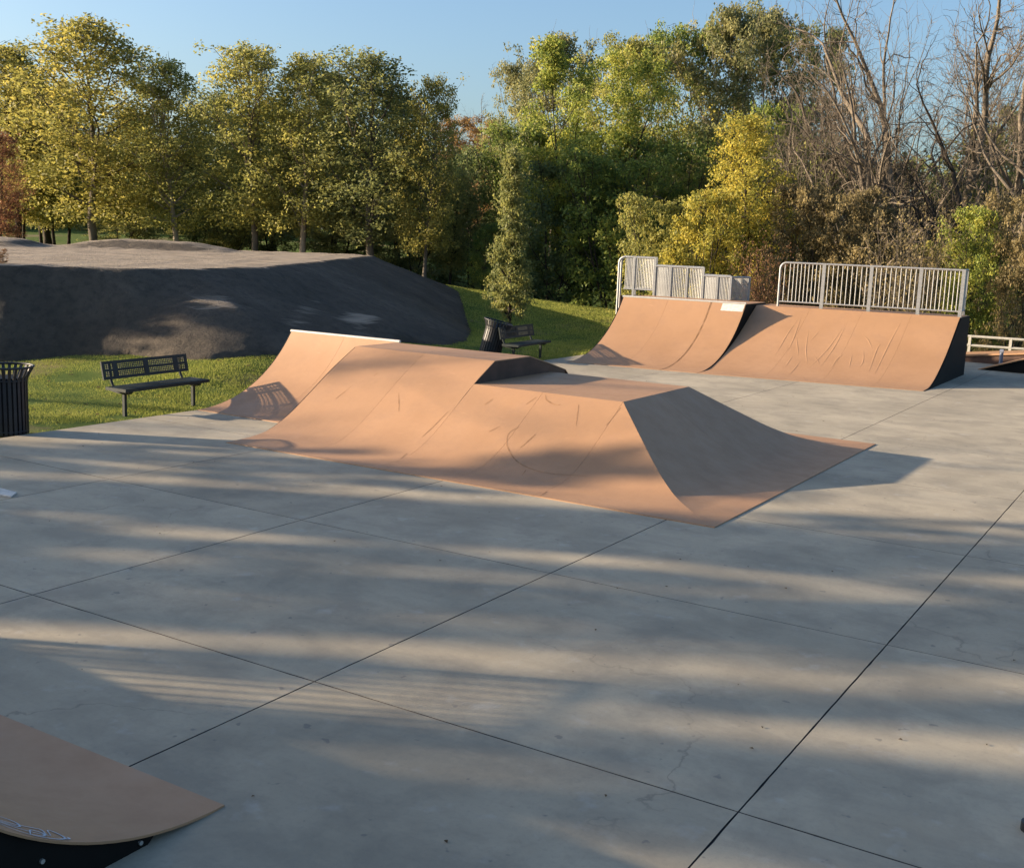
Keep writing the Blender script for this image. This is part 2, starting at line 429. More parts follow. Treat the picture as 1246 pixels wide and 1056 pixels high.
sheet('back_panel', [((XR - s - G, YB - s * kb, z), (-9.10, YB - s * kb, z)) for s, z in pl], FB)
pbk = spline([(YB, .012), (17.9, .03), (17.5, .16), (17.0, .50), (16.5, .90)], 4) + [(15.9, 1.06), (15.33, 1.2)]
sheet('back_panel', [((-9.10 - G, y, z), (-11.76, y, z)) for y, z in pbk], FB)
sheet('deck_panel', [((-9.10, 13.75 + G, .9), (-7.93 - G, 13.75 + G, .9)), ((-9.10, 15.99 - G, .9), (-7.93 - G, 15.99 - G, .9))], FB)
sheet('deck_panel', [((-7.93 + G, 13.75 + G, .9), (-6.68 - G, 13.75 + G, .9)), ((-7.93 + G, 15.99 - G, .9), (-6.68 - G, 15.99 - G, .9))], FB)
sheet('upper_deck_panel', [((-11.76 + G, 14.30 + G, 1.2), (-10.4 - G, 14.30 + G, 1.2)), ((-11.76 + G, 15.33 - G, 1.2), (-10.4 - G, 15.33 - G, 1.2))], FB)
sheet('upper_deck_panel', [((-10.4 + G, 14.30 + G, 1.2), (-9.1 - G, 14.30 + G, 1.2)), ((-10.4 + G, 15.33 - G, 1.2), (-9.1 - G, 15.33 - G, 1.2))], FB)
# the dark step face between the two decks and the hidden left end
step = [(13.77, .885), (14.30, 1.186), (15.33, 1.186), (16.47, .89), (16.49, .82), (15.97, .885)]
MB().prism(step, 0, -9.135, -9.105).build('step_side_panel', BROWN_SHADED, FB)
left = [(Y0 + s, z - .016) for s, z in pu] + [(y, z - .016) for y, z in reversed(pbk)]
left = [(y, max(z, .001)) for y, z in left]
MB().prism(left, 0, -11.79, -11.762).build('left_side_panel', BLACKPANEL, FB)
# wing: a quarter pipe off the left end
W0, WL, WY, WH = 13.2, -14.22, 15.46, 1.2
WR = ((WY - W0) ** 2 + WH ** 2) / (2 * WH)
pw = []
for k in range(21):
    a = math.acos(1 - WH / WR) * k / 20
    pw.append((W0 + WR * sin(a), .012 + WR * (1 - cos(a)) * (WH - .012) / WH))
for a, b in ((WL, -12.98), (-12.98, -11.80)):
    sheet('wing_panel', [((a + G, y, z), (b - G, y, z)) for y, z in pw], FB)
wside = [(y, max(.001, z - .016)) for y, z in pw] + [(WY + .05, WH - .02), (WY + .05, .001)]
MB().prism(wside, 0, WL - .03, WL).build('wing_side_panel', BLACKPANEL, FB)
MB().box((WL, WY + .025, .001), (-11.80, WY + .055, WH - .02)).build('wing_back_panel', BLACKPANEL, FB)
MB().tube([(WL - .02, WY + .012, WH + .004), (-11.77, WY + .012, WH + .004)], .028, 10).build('coping', COPING, FB)

def fb_z(s): return float(np.interp(s, [a for a, _ in pl], [b for _, b in pl]))
def ribbon(mb, pts, w, lift):
    pts = [Vector(p) for p in pts]
    q = [pts[0]]
    for a, b in zip(pts, pts[1:]):
        for k in range(1, 5): q.append(a.lerp(b, k / 4))
    return q
def scuff_strip(mb, line, zf, w, lift=.0025):
    """thin mark following the surface; line is (x, s)"""
    P = spline([(a, b) for a, b in line], 5) if len(line) > 2 else [tuple(Vector(line[0]).lerp(Vector(line[1]), k / 6)) for k in range(7)]
    v = []; n = len(P)
    for i, p in enumerate(P):
        a = Vector(P[max(0, i - 1)]); b = Vector(P[min(n - 1, i + 1)]); t = (b - a).normalized(); nn = Vector((-t.y, t.x))
        ww = w * (.35 + .65 * sin(pi * (i + .6) / (n + .2))) / 2
        for sgn in (-1, 1):
            q = Vector(p) + nn * sgn * ww; v.append(zf(q.x, q.y, lift))
    mb.add(v, [(2 * i, 2 * i + 1, 2 * i + 3, 2 * i + 2) for i in range(n - 1)])
fbf = lambda x, s, l: (x, Y0 + s, fb_z(s) + l)
marks = [([(-7.91, 1.65), (-7.99, 1.54), (-7.94, 1.39), (-7.82, 1.25), (-7.57, 1.05), (-7.28, .93), (-6.97, .89), (-6.49, .96)], .018),
         ([(-7.87, 2.26), (-7.79, 2.17), (-7.62, 2.11), (-7.54, 2.12)], .022), ([(-7.67, 1.31), (-7.60, 1.57)], .022), ([(-7.28, 2.16), (-7.12, 1.81)], .016),
         ([(-8.68, 1.95), (-8.62, 2.07)], .03), ([(-10.22, 1.98), (-9.95, 1.63)], .016), ([(-9.12, .6), (-9.18, .82)], .014), ([(-6.61, .06), (-6.65, .28)], .016),
         ([(-7.27, .71), (-7.32, .89)], .014), ([(-6.7, 1.87), (-6.66, 2.2)], .012), ([(-9.23, 1.23), (-9.16, 1.75)], .012), ([(-8.3, 1.5), (-8.2, 1.62)], .016),
         ([(-10.9, 2.2), (-10.82, 2.45)], .02), ([(-9.6, 2.1), (-9.52, 2.25)], .018), ([(-8.05, 2.05), (-7.98, 2.2)], .02), ([(-11.2, 1.7), (-11.12, 2.0)], .016)]
for ln, w in marks:
    m = MB(); scuff_strip(m, ln, fbf, w); m.build('scuff_mark', SCUFF, FB)

# --- far ramps: quarter pipe and bank with railings ------------------------------
RA = radians(6.5); RO = (-5.35, 26.12, 0)
QP_U0, QP_U1, QH = -8.34, -5.02, 1.55
qp = empty('quarter_pipe', RO, RA)
tag(qp, 'tan quarter pipe with flat deck beside the wider railed bank ramp', 'skate ramp')
QB, QL = -.35, 2.57
QR = ((QL - QB) ** 2 + QH ** 2) / (2 * QH)
pq = []
for k in range(25):
    a = math.acos(1 - QH / QR) * k / 24
    pq.append((QB + QR * sin(a), .012 + QR * (1 - cos(a)) * (QH - .012) / QH))
for a, b in ((QP_U0, -7.1), (-7.1, -5.9), (-5.95, QP_U1)):
    sheet('riding_panel', [((a + G, v, z), (b - G, v, z)) for v, z in pq], qp)
qside = [(v, max(.001, z - .016)) for v, z in pq] + [(4.05, QH - .016), (4.05, .001)]
MB().prism(qside, 0, QP_U0 - .035, QP_U0 - .002).build('side_panel', BLACKPANEL, qp)
MB().prism(qside, 0, QP_U1 - .03, QP_U1 + .003).build('side_panel', BLACKPANEL, qp)
for a, b in ((QP_U0, -6.5), (-6.5, QP_U1)):
    MB().box((a + G, QL + .04, QH - .03), (b - G, 4.05, QH)).build('deck_board', TAN, qp)
MB().tube([(QP_U0 - .03, QL + .012, QH + .006), (QP_U1 + .004, QL + .012, QH + .006)], .03, 10).build('coping', COPING, qp)
def q_z(v): return float(np.interp(v, [a for a, _ in pq], [b for _, b in pq]))
m = MB(); a0, a1 = QP_U1 - .60, QP_U1 - .02
rows = [2.42, 2.47, 2.52, 2.555]
m.add([(u, v, q_z(v) + .006) for v in rows for u in (a0, a1)], [(2 * i, 2 * i + 1, 2 * i + 3, 2 * i + 2) for i in range(3)])
m.build('white_patch', WHITEPAINT, qp)

bk = empty('bank_ramp', RO, RA)
tag(bk, 'wide tan bank ramp with a silver railing along its top edge', 'skate ramp')
pb = spline([(0, .012), (.35, .022), (.7, .07), (1.17, .225), (1.7, .47), (2.27, .79), (3.3, 1.5)], 5)
for a, b in ((-5.0, -3.6), (-3.6, -2.3), (-2.3, -1.12), (-1.12, .0)):
    sheet('riding_panel', [((a + G, v, z), (b - G, v, z)) for v, z in pb], bk)
bside = [(v, max(.001, z - .016)) for v, z in pb] + [(4.4, 1.484), (4.4, .001)]
MB().prism(bside, 0, .0, .03).build('side_panel', BLACKPANEL, bk)
MB().box((-5.0, 4.37, .001), (0, 4.4, 1.48)).build('back_panel', BLACKPANEL, bk)
for a, b in ((-5.0, -2.35), (-2.35, 0)):
    MB().box((a + G, 3.33, 1.47), (b - G, 4.4, 1.5)).build('deck_board', TAN, bk)
def b_z(v): return float(np.interp(v, [a for a, _ in pb], [b for _, b in pb]))
def ridge(mb, line, w, h):
    line = [(a - .115 * b, b) for a, b in line]
    P = spline(line, 6) if len(line) > 2 else [tuple(Vector(line[0]).lerp(Vector(line[1]), k / 8)) for k in range(9)]
    n = len(P); v = []
    for i, p in enumerate(P):
        a = Vector(P[max(0, i - 1)]); b = Vector(P[min(n - 1, i + 1)]); t = (b - a).normalized(); nn = Vector((-t.y, t.x))
        k = sin(pi * (i + .15) / (n - .7)); ww = w * (.5 + .5 * k)
        for q, hh in ((-1, 0), (-.45, .75), (0, 1), (.45, .75), (1, 0)):
            c = Vector(p) + nn * ww * q; z = b_z(c.y); v.append((c.x, c.y - .4 * h * hh * k, z + .001 + h * hh * k))
    mb.add(v, [(5 * i + k, 5 * i + k + 1, 5 * i + k + 6, 5 * i + k + 5) for i in range(n - 1) for k in range(4)], True)
WR_ = [[(-3.62, 1.57), (-3.56, 2.33), (-3.43, 2.94)], [(-3.37, 1.79), (-3.36, 2.35), (-3.38, 3.05)], [(-3.05, .67), (-2.97, 1.38)],
       [(-3.08, 2.58), (-2.96, 1.9), (-2.78, 1.32)], [(-2.71, 1.13), (-2.48, 1.89), (-2.25, 2.87)], [(-2.46, 1.23), (-2.32, 2.08), (-2.21, 2.94)],
       [(-1.72, 2.5), (-1.59, 2.38), (-1.44, 2.1)], [(-1.34, 1.16), (-1.33, 2.04), (-1.28, 2.28)], [(-1.2, 1.07), (-1.11, 2.14), (-.94, 3.12)],
       [(-1.81, 1.28), (-1.85, 1.81)], [(-3.08, 1.66), (-3.29, 2.29)], [(-2.67, 1.62), (-2.51, 1.36)], [(-2.74, .61), (-2.56, .2)],
       [(-3.25, 1.1), (-3.2, 1.6)], [(-2.2, 1.2), (-2.15, 1.6), (-2.02, 1.9)], [(-1.62, 2.0), (-1.55, 1.6), (-1.58, 1.3)], [(-2.95, 2.2), (-2.8, 2.6)]]
for ln in WR_:
    m = MB(); ridge(m, ln, .018, .0034); m.build('wrinkle', TAN, bk)

# the far ramps stand square to the slab joints while their front edges run slightly askew
for root in (qp, bk):
    for me in {c.data for c in root.children}:
        for v_ in me.vertices:
            x0 = v_.co.x
            if root is bk and v_.co.y < 3.3: v_.co.y += -.35 * min(1.1, max(0, -x0 / 4.7)) * (1 - v_.co.y / 3.3)
            v_.co.x = x0 + .115 * v_.co.y
        me.update()

# railings -----------------------------------------------------------------------
BAR = {}
def bar_mesh(h, r):
    k = (round(h, 3), r)
    if k not in BAR: BAR[k] = MB().tube([(0, 0, 0), (0, 0, h)], r, 6).mesh('bar', STEEL)
    return BAR[k]
def rail_panel(root, p0, p1, z0, z1, zpost, n, posts=True, bot=True, post_r=.034, first=True):
    """one bay between p0 and p1 (local xy): top rail, bottom rail, bars and a post at its end"""
    a, b = Vector((p0[0], p0[1], 0)), Vector((p1[0], p1[1], 0))
    for k in range(n):
        q = a.lerp(b, (k + 1) / (n + 1)); o = link('bar', bar_mesh(z1 - z0, .0125), root); o.location = (q.x, q.y, z0)
    up = lambda p, z: (p[0], p[1], z)
    MB().tube([up(p0, z1), up(p1, z1)], .027, 8).build('top_rail', STEEL, root)
    if bot: MB().tube([up(p0, z0), up(p1, z0)], .022, 8).build('bottom_rail', STEEL, root)
    for p, on in ((p0, first), (p1, True)):
        if posts and on:
            MB().box((p[0] - post_r, p[1] - .025, zpost), (p[0] + post_r, p[1] + .025, z1 + .02)).build('post', STEEL, root)
gr1 = empty('guard_railing', RO, RA)
tag(gr1, 'silver barred railing with rounded left corner on top of the bank ramp', 'railing')
V = 3.36
us = [-4.08, -2.98, -1.81, -.63, .10]
us = [-4.08, -2.97, -1.80, -.62, .36]
zt, zb = 2.63, 1.63
# rounded first corner
cz = [(us[0], V, 1.46), (us[0], V, zt - .16)] + [(us[0] + .16 * (1 - cos(a)), V, zt - .16 + .16 * sin(a)) for a in [pi / 2 * k / 5 for k in range(1, 6)]]
MB().tube(cz, .027, 8).build('corner_post', STEEL, gr1)
for i in range(4):
    rail_panel(gr1, (us[i] + (.16 if i == 0 else 0), V), (us[i + 1], V), zb, zt, 1.38, 9, first=False, post_r=.042)
o = MB().tube([(us[0], V, zb), (us[0] + .17, V, zb)], .022, 8).build('bottom_rail', STEEL, gr1)
for k in range(1):
    b_ = link('bar', bar_mesh(zt - zb - .05, .0125), gr1); b_.location = (us[0] + .12, V, zb)
rail_panel(gr1, (us[4], V), (us[4] + .02, 4.34), zb, zt, 1.0, 9, first=False, post_r=.03)
gr2 = empty('guard_railing', RO, RA)
tag(gr2, 'silver stepped railing descending in three steps behind the quarter pipe deck', 'railing')
def stepped(root, V, du):
    MB().tube([(-8.72 + du, V, .9), (-8.72 + du, V, 2.42)] + [(-8.72 + du + .16 * (1 - cos(a)), V, 2.42 + .16 * sin(a)) for a in [pi / 2 * k / 5 for k in range(1, 6)]], .034, 8).build('corner_post', STEEL, root)
    rail_panel(root, (-8.56 + du, V), (-8.27 + du, V), 1.70, 2.58, 1.3, 6, first=False, post_r=.03)
    rail_panel(root, (-8.27 + du, V), (-7.66 + du, V), 1.70, 2.58, 1.1, 12, first=False, post_r=.03)
    for a, b in ((-7.66, -7.2), (-7.2, -6.73), (-6.73, -6.27)):
        rail_panel(root, (a + du, V), (b + du, V), 1.2, 2.37, .7, 9, first=False, post_r=.022)
    for a, b in ((-6.27, -5.87), (-5.87, -5.50)):
        rail_panel(root, (a + du, V), (b + du, V), .9, 2.17, .3, 8, first=False, post_r=.022)
stepped(gr2, 4.0, -.02)
rail_panel(gr2, (-5.52, 4.0), (-5.15, 4.55), .9, 2.17, .3, 14, first=False, post_r=.022)
gr3 = empty('guard_railing', RO, RA)
tag(gr3, 'second silver stepped railing close behind the first, across the access steps', 'railing')
stepped(gr3, 4.95, -.30)
# access steps between the two stepped railings
st = empty('access_steps', RO, RA)
tag(st, 'wooden steps between the two stepped railings behind the quarter pipe', 'steps')
for k in range(7):
    MB().box((-7.7 + k * .36, 4.06, 0), (-7.7 + (k + 1) * .36 - .004, 4.9, 1.5 - k * .2)).build('step', BROWN_SHADED, st)
MB().box((-8.7, 4.06, 0), (-7.71, 4.9, 1.5)).build('landing', BROWN_SHADED, st)

# --- nearest ramp in the lower left corner -----------------------------------------
nr = empty('quarter_pipe', (0, 0, 0))
tag(nr, 'tan quarter pipe with black side panel and chalk scribble, nearest the viewer', 'skate ramp')
NR, NX, NY = 2.1, -4.18, 4.04
pn = []
for k in range(31):
    a = math.acos(1 - 1.5 / NR) * k / 30
    pn.append((NY - NR * sin(a), .010 + NR * (1 - cos(a)) * 1.49 / 1.5))
for a, b in ((-13.2, -10.9), (-10.9, -8.6), (-8.6, -6.4), (-6.4, NX)):
    sheet('riding_panel', [((b - (0 if b == NX else G), y, z), (a + G, y, z)) for y, z in pn], nr)
nside = [(y, z - .018) for y, z in pn if z > .045] + [(.9, 1.48), (.9, .001), (3.55, .001)]
MB().prism(nside, 0, NX - .06, NX - .025).build('side_panel', BLACKPANEL, nr)
MB().prism(nside, 0, -13.2, -13.17).build('side_panel', BLACKPANEL, nr)
MB().box((-13.2, .87, .001), (NX - .03, .9, 1.48)).build('back_panel', BLACKPANEL, nr)
MB().box((-13.2, .9, 1.47), (NX - .03, 2.02, 1.5)).build('deck_board', TAN, nr)
MB().tube([(-13.2, 2.05, 1.505), (NX - .02, 2.05, 1.505)], .03, 10).build('coping', COPING, nr)
bolt = MB().tube([(0, 0, 0), (.012, 0, 0)], .012, 8).mesh('bolt', BOLT)
for (y, z) in ((2.95, .20), (3.50, .035), (2.62, .33), (2.2, .62), (1.6, .9), (1.2, 1.2), (1.2, .4), (2.0, .3)):
    o = link('bolt', bolt, nr); o.location = (NX - .025, y, z)
def n_f(x, s, l):
    y = NY - s; return (x, y, NR - sqrt(max(0, NR * NR - s * s)) + .010 + l)
CH = [[(-4.62, 1.226), (-4.45, 1.20), (-4.30, 1.19), (-4.23, 1.14), (-4.205, 1.06), (-4.206, .985), (-4.232, .944), (-4.293, .933), (-4.353, .946), (-4.26, .999)],
      [(-4.62, 1.24), (-4.43, 1.13), (-4.377, 1.018), (-4.345, .986), (-4.255, 1.023)], [(-4.234, 1.12), (-4.324, 1.055), (-4.283, 1.02), (-4.23, 1.06), (-4.234, 1.12)],
      [(-4.66, 1.18), (-4.5, 1.21), (-4.36, 1.1), (-4.46, 1.05), (-4.6, 1.12)], [(-4.55, 1.16), (-4.4, 1.17), (-4.3, 1.10), (-4.25, 1.0)], [(-4.215, .98), (-4.22, .93), (-4.25, .92)]]
for ln in CH:
    m = MB(); scuff_strip(m, ln, n_f, .011, .0022); m.build('chalk_scribble', CHALK, nr)

gr4 = empty('guard_railing', (0, 0, 0))
tag(gr4, 'barred railing on the left end of the nearest quarter pipe, outside the photo', 'railing')
rail_panel(gr4, (-13.12, .75), (-13.12, 2.0), 1.62, 2.62, 1.3, 10)

# --- two small wedges and a low rail beyond the bank ramp ---------------------------
w1 = empty('wedge_ramp', (-5.28, 32.35, 0), radians(-4))
tag(w1, 'low tan wedge ramp with black side, at the right end behind the bank ramp', 'skate ramp')
MB().prism([(0.06, .001), (2.4, .001), (2.4, .80), (0.06, .012)], 1, 0, .03).build('side_panel', BLACKPANEL, w1)
MB().prism([(0.06, .001), (2.4, .001), (2.4, .80), (0.06, .012)], 1, 1.07, 1.10).build('side_panel', BLACKPANEL, w1)
sheet('riding_panel', [((0, -.05, .012), (0, 1.15, .012)), ((2.4, -.05, .83), (2.4, 1.15, .83))], w1, thick=.03)
MB().box((2.38, .03, .001), (2.41, 1.07, .79)).build('back_panel', BLACKPANEL, w1)
w2 = empty('wedge_ramp', (-6.7, 34.4, 0), radians(-4))
tag(w2, 'long low wedge ramp with its side coloured dark brown for shade, behind the black sided wedge', 'skate ramp')
MB().prism([(0.06, .001), (4.4, .001), (4.4, .62), (0.06, .11)], 1, 0, .03).build('side_panel', BROWN_SHADED, w2)  # tan panel whose shade is put into the dark brown colour
MB().prism([(0.06, .001), (4.4, .001), (4.4, .62), (0.06, .11)], 1, 1.27, 1.30).build('side_panel', BROWN_SHADED, w2)
sheet('riding_panel', [((0, -.05, .12), (0, 1.35, .12)), ((4.4, -.05, .65), (4.4, 1.35, .65))], w2, thick=.05)
MB().box((4.38, .03, .001), (4.41, 1.27, .6)).build('back_panel', BROWN_SHADED, w2)
pp = MB().tube([(-4.95, 33.75, 0), (-4.95, 33.75, .42)], .05, 10).tube([(-5.0, 33.75, .42), (-4.9, 33.75, .42)], .06, 8)
tag(pp.build('short_post', plain_mat('blue_grey_paint', (.16, .18, .24), .5), None), 'short blue grey post standing between the two low wedge ramps', 'post')
rl = empty('low_rail', (0, 0, 0))
tag(rl, 'low pale two bar rail along the grass edge behind the wedge ramps', 'rail')
A_, B_ = Vector((-9.2, 37.4, 0)), Vector((.5, 38.4, 0))
for z in (.50, .22):
    MB().tube([(A_.x, A_.y, z), (B_.x, B_.y, z)], .045, 8).build('rail_bar', PALERAIL, rl)
for t in (.05, .28, .40, .62, .85):
    q = A_.lerp(B_, t); MB().box((q.x - .04, q.y - .04, -.1), (q.x + .04, q.y + .04, .52)).build('post', PALERAIL, rl)

# ------------------------------------------------------------------ benches
def perforated(m, x0, y0, z0, y1, z1, th, ny, nz):
    """steel sheet in the yz plane with a grid of real openings"""
    dy, dz = (y1 - y0) / ny, (z1 - z0) / nz; e = .38
    for i in range(ny + 1):
        y = y0 + i * dy
        m.box((x0, y - dy * e / 2, z0), (x0 + th, y + dy * e / 2, z1))
    for k in range(nz + 1):
        z = z0 + k * dz
        m.box((x0 + .001, y0, z - dz * e / 2), (x0 + th - .001, y1, z + dz * e / 2))
def make_bench(loc, rz):
    """origin midway between the legs on the ground, seat towards +x"""
    r = empty('park_bench', loc, rz)
    LY = .75
    for sy in (-1, 1):
        MB().box((-.026, sy * LY - .026, -.12), (.026, sy * LY + .026, .40)).build('leg', GREENBLACK, r)
        MB().prism([(-.28, .40), (.17, .40), (.12, .345), (-.10, .345), (-.28, .37)], 1, sy * LY - .04, sy * LY + .04).build('seat_bracket', GREENBLACK, r)
        m = MB(); m.tube([(-.22, sy * LY, .38), (-.30, sy * LY, .52), (-.36, sy * LY, .80)], .024, 6); m.build('back_support', GREENBLACK, r)
    s = MB()
    # seat: rim and perforated plate lying flat
    s.box((-.24, -.92, .402), (.22, -.90, .452)); s.box((-.24, .90, .402), (.22, .92, .452))
    s.box((.19, -.90, .402), (.22, .90, .452)); s.box((-.24, -.90, .402), (-.21, .90, .452))
    for k in range(13):
        x = -.21 + .40 * (k + .5) / 13; s.box((x - .011, -.90, .436), (x + .011, .90, .448))
    for k in range(61):
        y = -.90 + 1.8 * k / 60; s.box((-.21, y - .009, .437), (.19, y + .009, .447))
    s.build('seat', GREENBLACK, r)
    # back: tilted frame with two perforated bands
    b = MB()
    for (za, zb_) in ((.0, .045), (.135, .165), (.255, .30)): b.box((-.012, -.90, za), (.012, .90, zb_))
    for (ya, yb) in ((-.92, -.86), (-.70, -.60), (-.05, .05), (.60, .70), (.86, .92)): b.box((-.014, ya, .0), (.014, yb, .30))
    for (ya, yb) in ((-.86, -.70), (-.60, -.05), (.05, .60), (.70, .86)):
        for (za, zb_) in ((.045, .135), (.165, .255)): perforated(b, -.006, ya, za, yb, zb_, .012, max(3, int((yb - ya) / .038)), 3)
    me = b.mesh('backrest', GREENBLACK)
    o = link('backrest', me, r); o.location = (-.285, 0, .555); o.rotation_euler = (0, radians(-12), 0)
    return r
def copy_tree(o, parent=None):
    c = o.copy(); COL.objects.link(c); c.parent = parent
    for ch in [k for k in o.children]: copy_tree(ch, c)
    return c
b1 = make_bench((-14.86, 12.97, -.04), radians(2))
tag(b1, 'dark perforated metal bench on the sunny grass by the dirt mound', 'bench', 'park benches at the edge of the concrete')
b2 = copy_tree(b1); b2.location = (-14.76, 24.70, -.04); b2.rotation_euler = (0, 0, radians(4))
tag(b2, 'dark metal bench in the shade beside the leaning bin', 'bench', 'park benches at the edge of the concrete')

# ------------------------------------------------------------------ litter bins
SLAT = None
def make_bin(loc):
    r = empty('litter_bin', loc)
    H, R0_, R1 = 1.0, .265, .36
    pts = [(R0_, .03), (R0_, .76), (R0_ + .012, .83), (R1 - .03, .93), (R1, .985)]
    n = 26
    m = MB(); v = []
    for rr, z in pts:
        for sy in (-1, 1):
            for dx in (0, .012): v.append((rr + dx, sy * .021, z))
    f = []
    for i in range(len(pts) - 1):
        a, b = 4 * i, 4 * i + 4
        f += [(a, a + 2, b + 2, b), (a + 1, b + 1, b + 3, a + 3), (a, b, b + 1, a + 1), (a + 2, a + 3, b + 3, b + 2)]
    f += [(0, 1, 3, 2), (4 * len(pts) - 4, 4 * len(pts) - 2, 4 * len(pts) - 1, 4 * len(pts) - 3)]
    me = m.add(v, f).mesh('slat', BLACKPAINT)
    for k in range(n):
        o = link('slat', me, r); o.rotation_euler = (0, 0, 2 * pi * k / n)
    def ring(name, R_, z, rad):
        link(name, MB().tube([(R_ * cos(a), R_ * sin(a), z) for a in [2 * pi * k / 36 for k in range(37)]], rad, 6, False).mesh(name, BLACKPAINT), r)
    ring('top_ring', R1 + .004, .992, .017); ring('hoop', R0_ + .006, .80, .013); ring('hoop', R0_ + .004, .07, .013)
    m = MB(); m.tube([(0, 0, .03), (0, 0, .84)], .25, 28, True)
    m.build('liner', LINER, r)
    m = MB(); m.tube([(0, 0, .0), (0, 0, .03)], .22, 24); m.build('foot', BLACKPAINT, r)
    return r
l1 = make_bin((-14.62, 9.98, -.045))
tag(l1, 'black slatted litter bin standing upright on the left grass edge', 'litter bin', 'black slatted litter bins')
l2 = copy_tree(l1); l2.location = (-15.52, 24.05, -.05)
tag(l2, 'black slatted litter bin leaning over beside the shaded bench', 'litter bin', 'black slatted litter bins')
ax = Vector((CF.x, CF.y, 0)).normalized()
l2.rotation_mode = 'QUATERNION'; l2.rotation_quaternion = Matrix.Rotation(radians(14), 3, ax).to_quaternion()

# small bits on the slab
wc = MB().prism([(-11.75, 7.40), (-11.06, 7.55), (-11.18, 7.70), (-11.75, 7.72)], 2, .003, .02).build('white_board', WHITEPAINT)
tag(wc, 'thin white board lying flat on the concrete at the left edge', 'board')
dk = MB().tube([(-.52, 6.36, 0), (-.52, 6.36, .05)], .055, 14).build('rubber_puck', BLACKPAINT)
tag(dk, 'small dark round puck on the concrete at the lower right edge', 'puck')

# ------------------------------------------------------------------ the mound (asphalt pump track)
def pd(L): return np.array([place(px, d) for px, d in L])
FOOT = pd([(-190, 31), (-150, 27.5), (-60, 26.0), (0, 25.7), (80, 25.7), (150, 25.3), (200, 24.4), (250, 24.0), (350, 24.4), (450, 26.6), (530, 29.8), (574, 33.0), (578, 38), (560, 48), (520, 55), (400, 57), (0, 56), (-190, 50)])
TOPP = pd([(-140, 31.5), (-100, 29.0), (-30, 28.0), (0, 27.8), (80, 27.7), (150, 27.6), (230, 28.2), (318, 30.6), (385, 36.5), (452, 46), (430, 48), (300, 47.5), (0, 47), (-140, 44)])
def sdist(px, py, poly):
    """distance to the polygon's outline, negative inside"""
    d = np.full(px.shape, 1e9); ins = np.zeros(px.shape, bool); n = len(poly)
    for i in range(n):
        a, b = poly[i], poly[(i + 1) % n]; e = b - a
        t = np.clip(((px - a[0]) * e[0] + (py - a[1]) * e[1]) / (e @ e), 0, 1)
        d = np.minimum(d, np.hypot(px - a[0] - t * e[0], py - a[1] - t * e[1]))
        c = ((a[1] > py) != (b[1] > py)) & (px < (b[0] - a[0]) * (py - a[1]) / (b[1] - a[1] + 1e-12) + a[0]); ins ^= c
    return np.where(ins, -d, d)
rng0 = np.random.default_rng(5)
def wavy(x, y, s, seed):
    r = np.random.default_rng(seed); h = np.zeros_like(x)
    for k in range(10):
        a = r.uniform(0, 2 * pi); f = s * (1.0 + .35 * k); h += np.sin((x * cos(a) + y * sin(a)) * f + r.uniform(0, 6)) / (1 + .5 * k)
    return h / 3
def mound_h(x, y):
    dt = np.maximum(0, sdist(x, y, TOPP)); df = np.maximum(0, -sdist(x, y, FOOT))
    t = dt / (dt + df + 1e-6)
    a = x * FWD[0] + y * FWD[1]
    top = 1.98 + .004 * np.clip(a - 24, 0, 20)
    prof = np.clip(1 - t, 0, 1)
    prof = prof * (1 - .03 * np.sin(pi * np.clip(t, 0, 1)))
    z = land(x, y) * t + prof * top
    z = np.where(t > .999, land(x, y) - .25, z)
    # a spur that runs down the front corner, a lip and two berms on the plateau
    def bump(px, d, rx, ry, h):
        cx, cy = place(px, d); ux = (x - cx) * RGT[0] + (y - cy) * RGT[1]; uy = (x - cx) * FWD[0] + (y - cy) * FWD[1]
        return h * np.exp(-((ux / rx) ** 4 + (uy / ry) ** 4))
    z = z + bump(185, 44.5, 2.7, 1.2, .34) + bump(-15, 44, 1.6, 1.5, .30)
    z = z + bump(262, 25.6, 1.5, 1.0, .12) - bump(395, 29.5, 1.3, 1.3, .14) + bump(470, 29.0, .8, 1.0, .16)
    return z + .03 * wavy(x, y, 1.3, 2) * (t < .98) * (t > .02) + .022 * wavy(x, y, 5., 3) * (t < .98)
cxy = pd([(60, 32)])[0]
mx = np.arange(-60, -9, .16); my = np.arange(2, 62, .16)
X, Y = np.meshgrid(mx, my)
Z = mound_h(X, Y); inside = sdist(X, Y, FOOT) < .25
nx = len(mx)
i = (np.arange(len(my) - 1)[:, None] * nx + np.arange(nx - 1)[None])
ok = inside[:-1, :-1] & inside[1:, :-1] & inside[:-1, 1:] & inside[1:, 1:]
i = i[ok]; f = np.stack([i, i + 1, i + 1 + nx, i + nx], -1)
used, inv = np.unique(f, return_inverse=True); vv = np.stack([X, Y, Z], -1).reshape(-1, 3)[used]
me = np_mesh('dirt_mound', vv, inv.reshape(-1, 4), 4, DIRT); me.polygons.foreach_set('use_smooth', np.ones(len(f), bool))
tag(link('dirt_mound', me), 'broad dark asphalt pump track mound with a flat top', kind='structure')

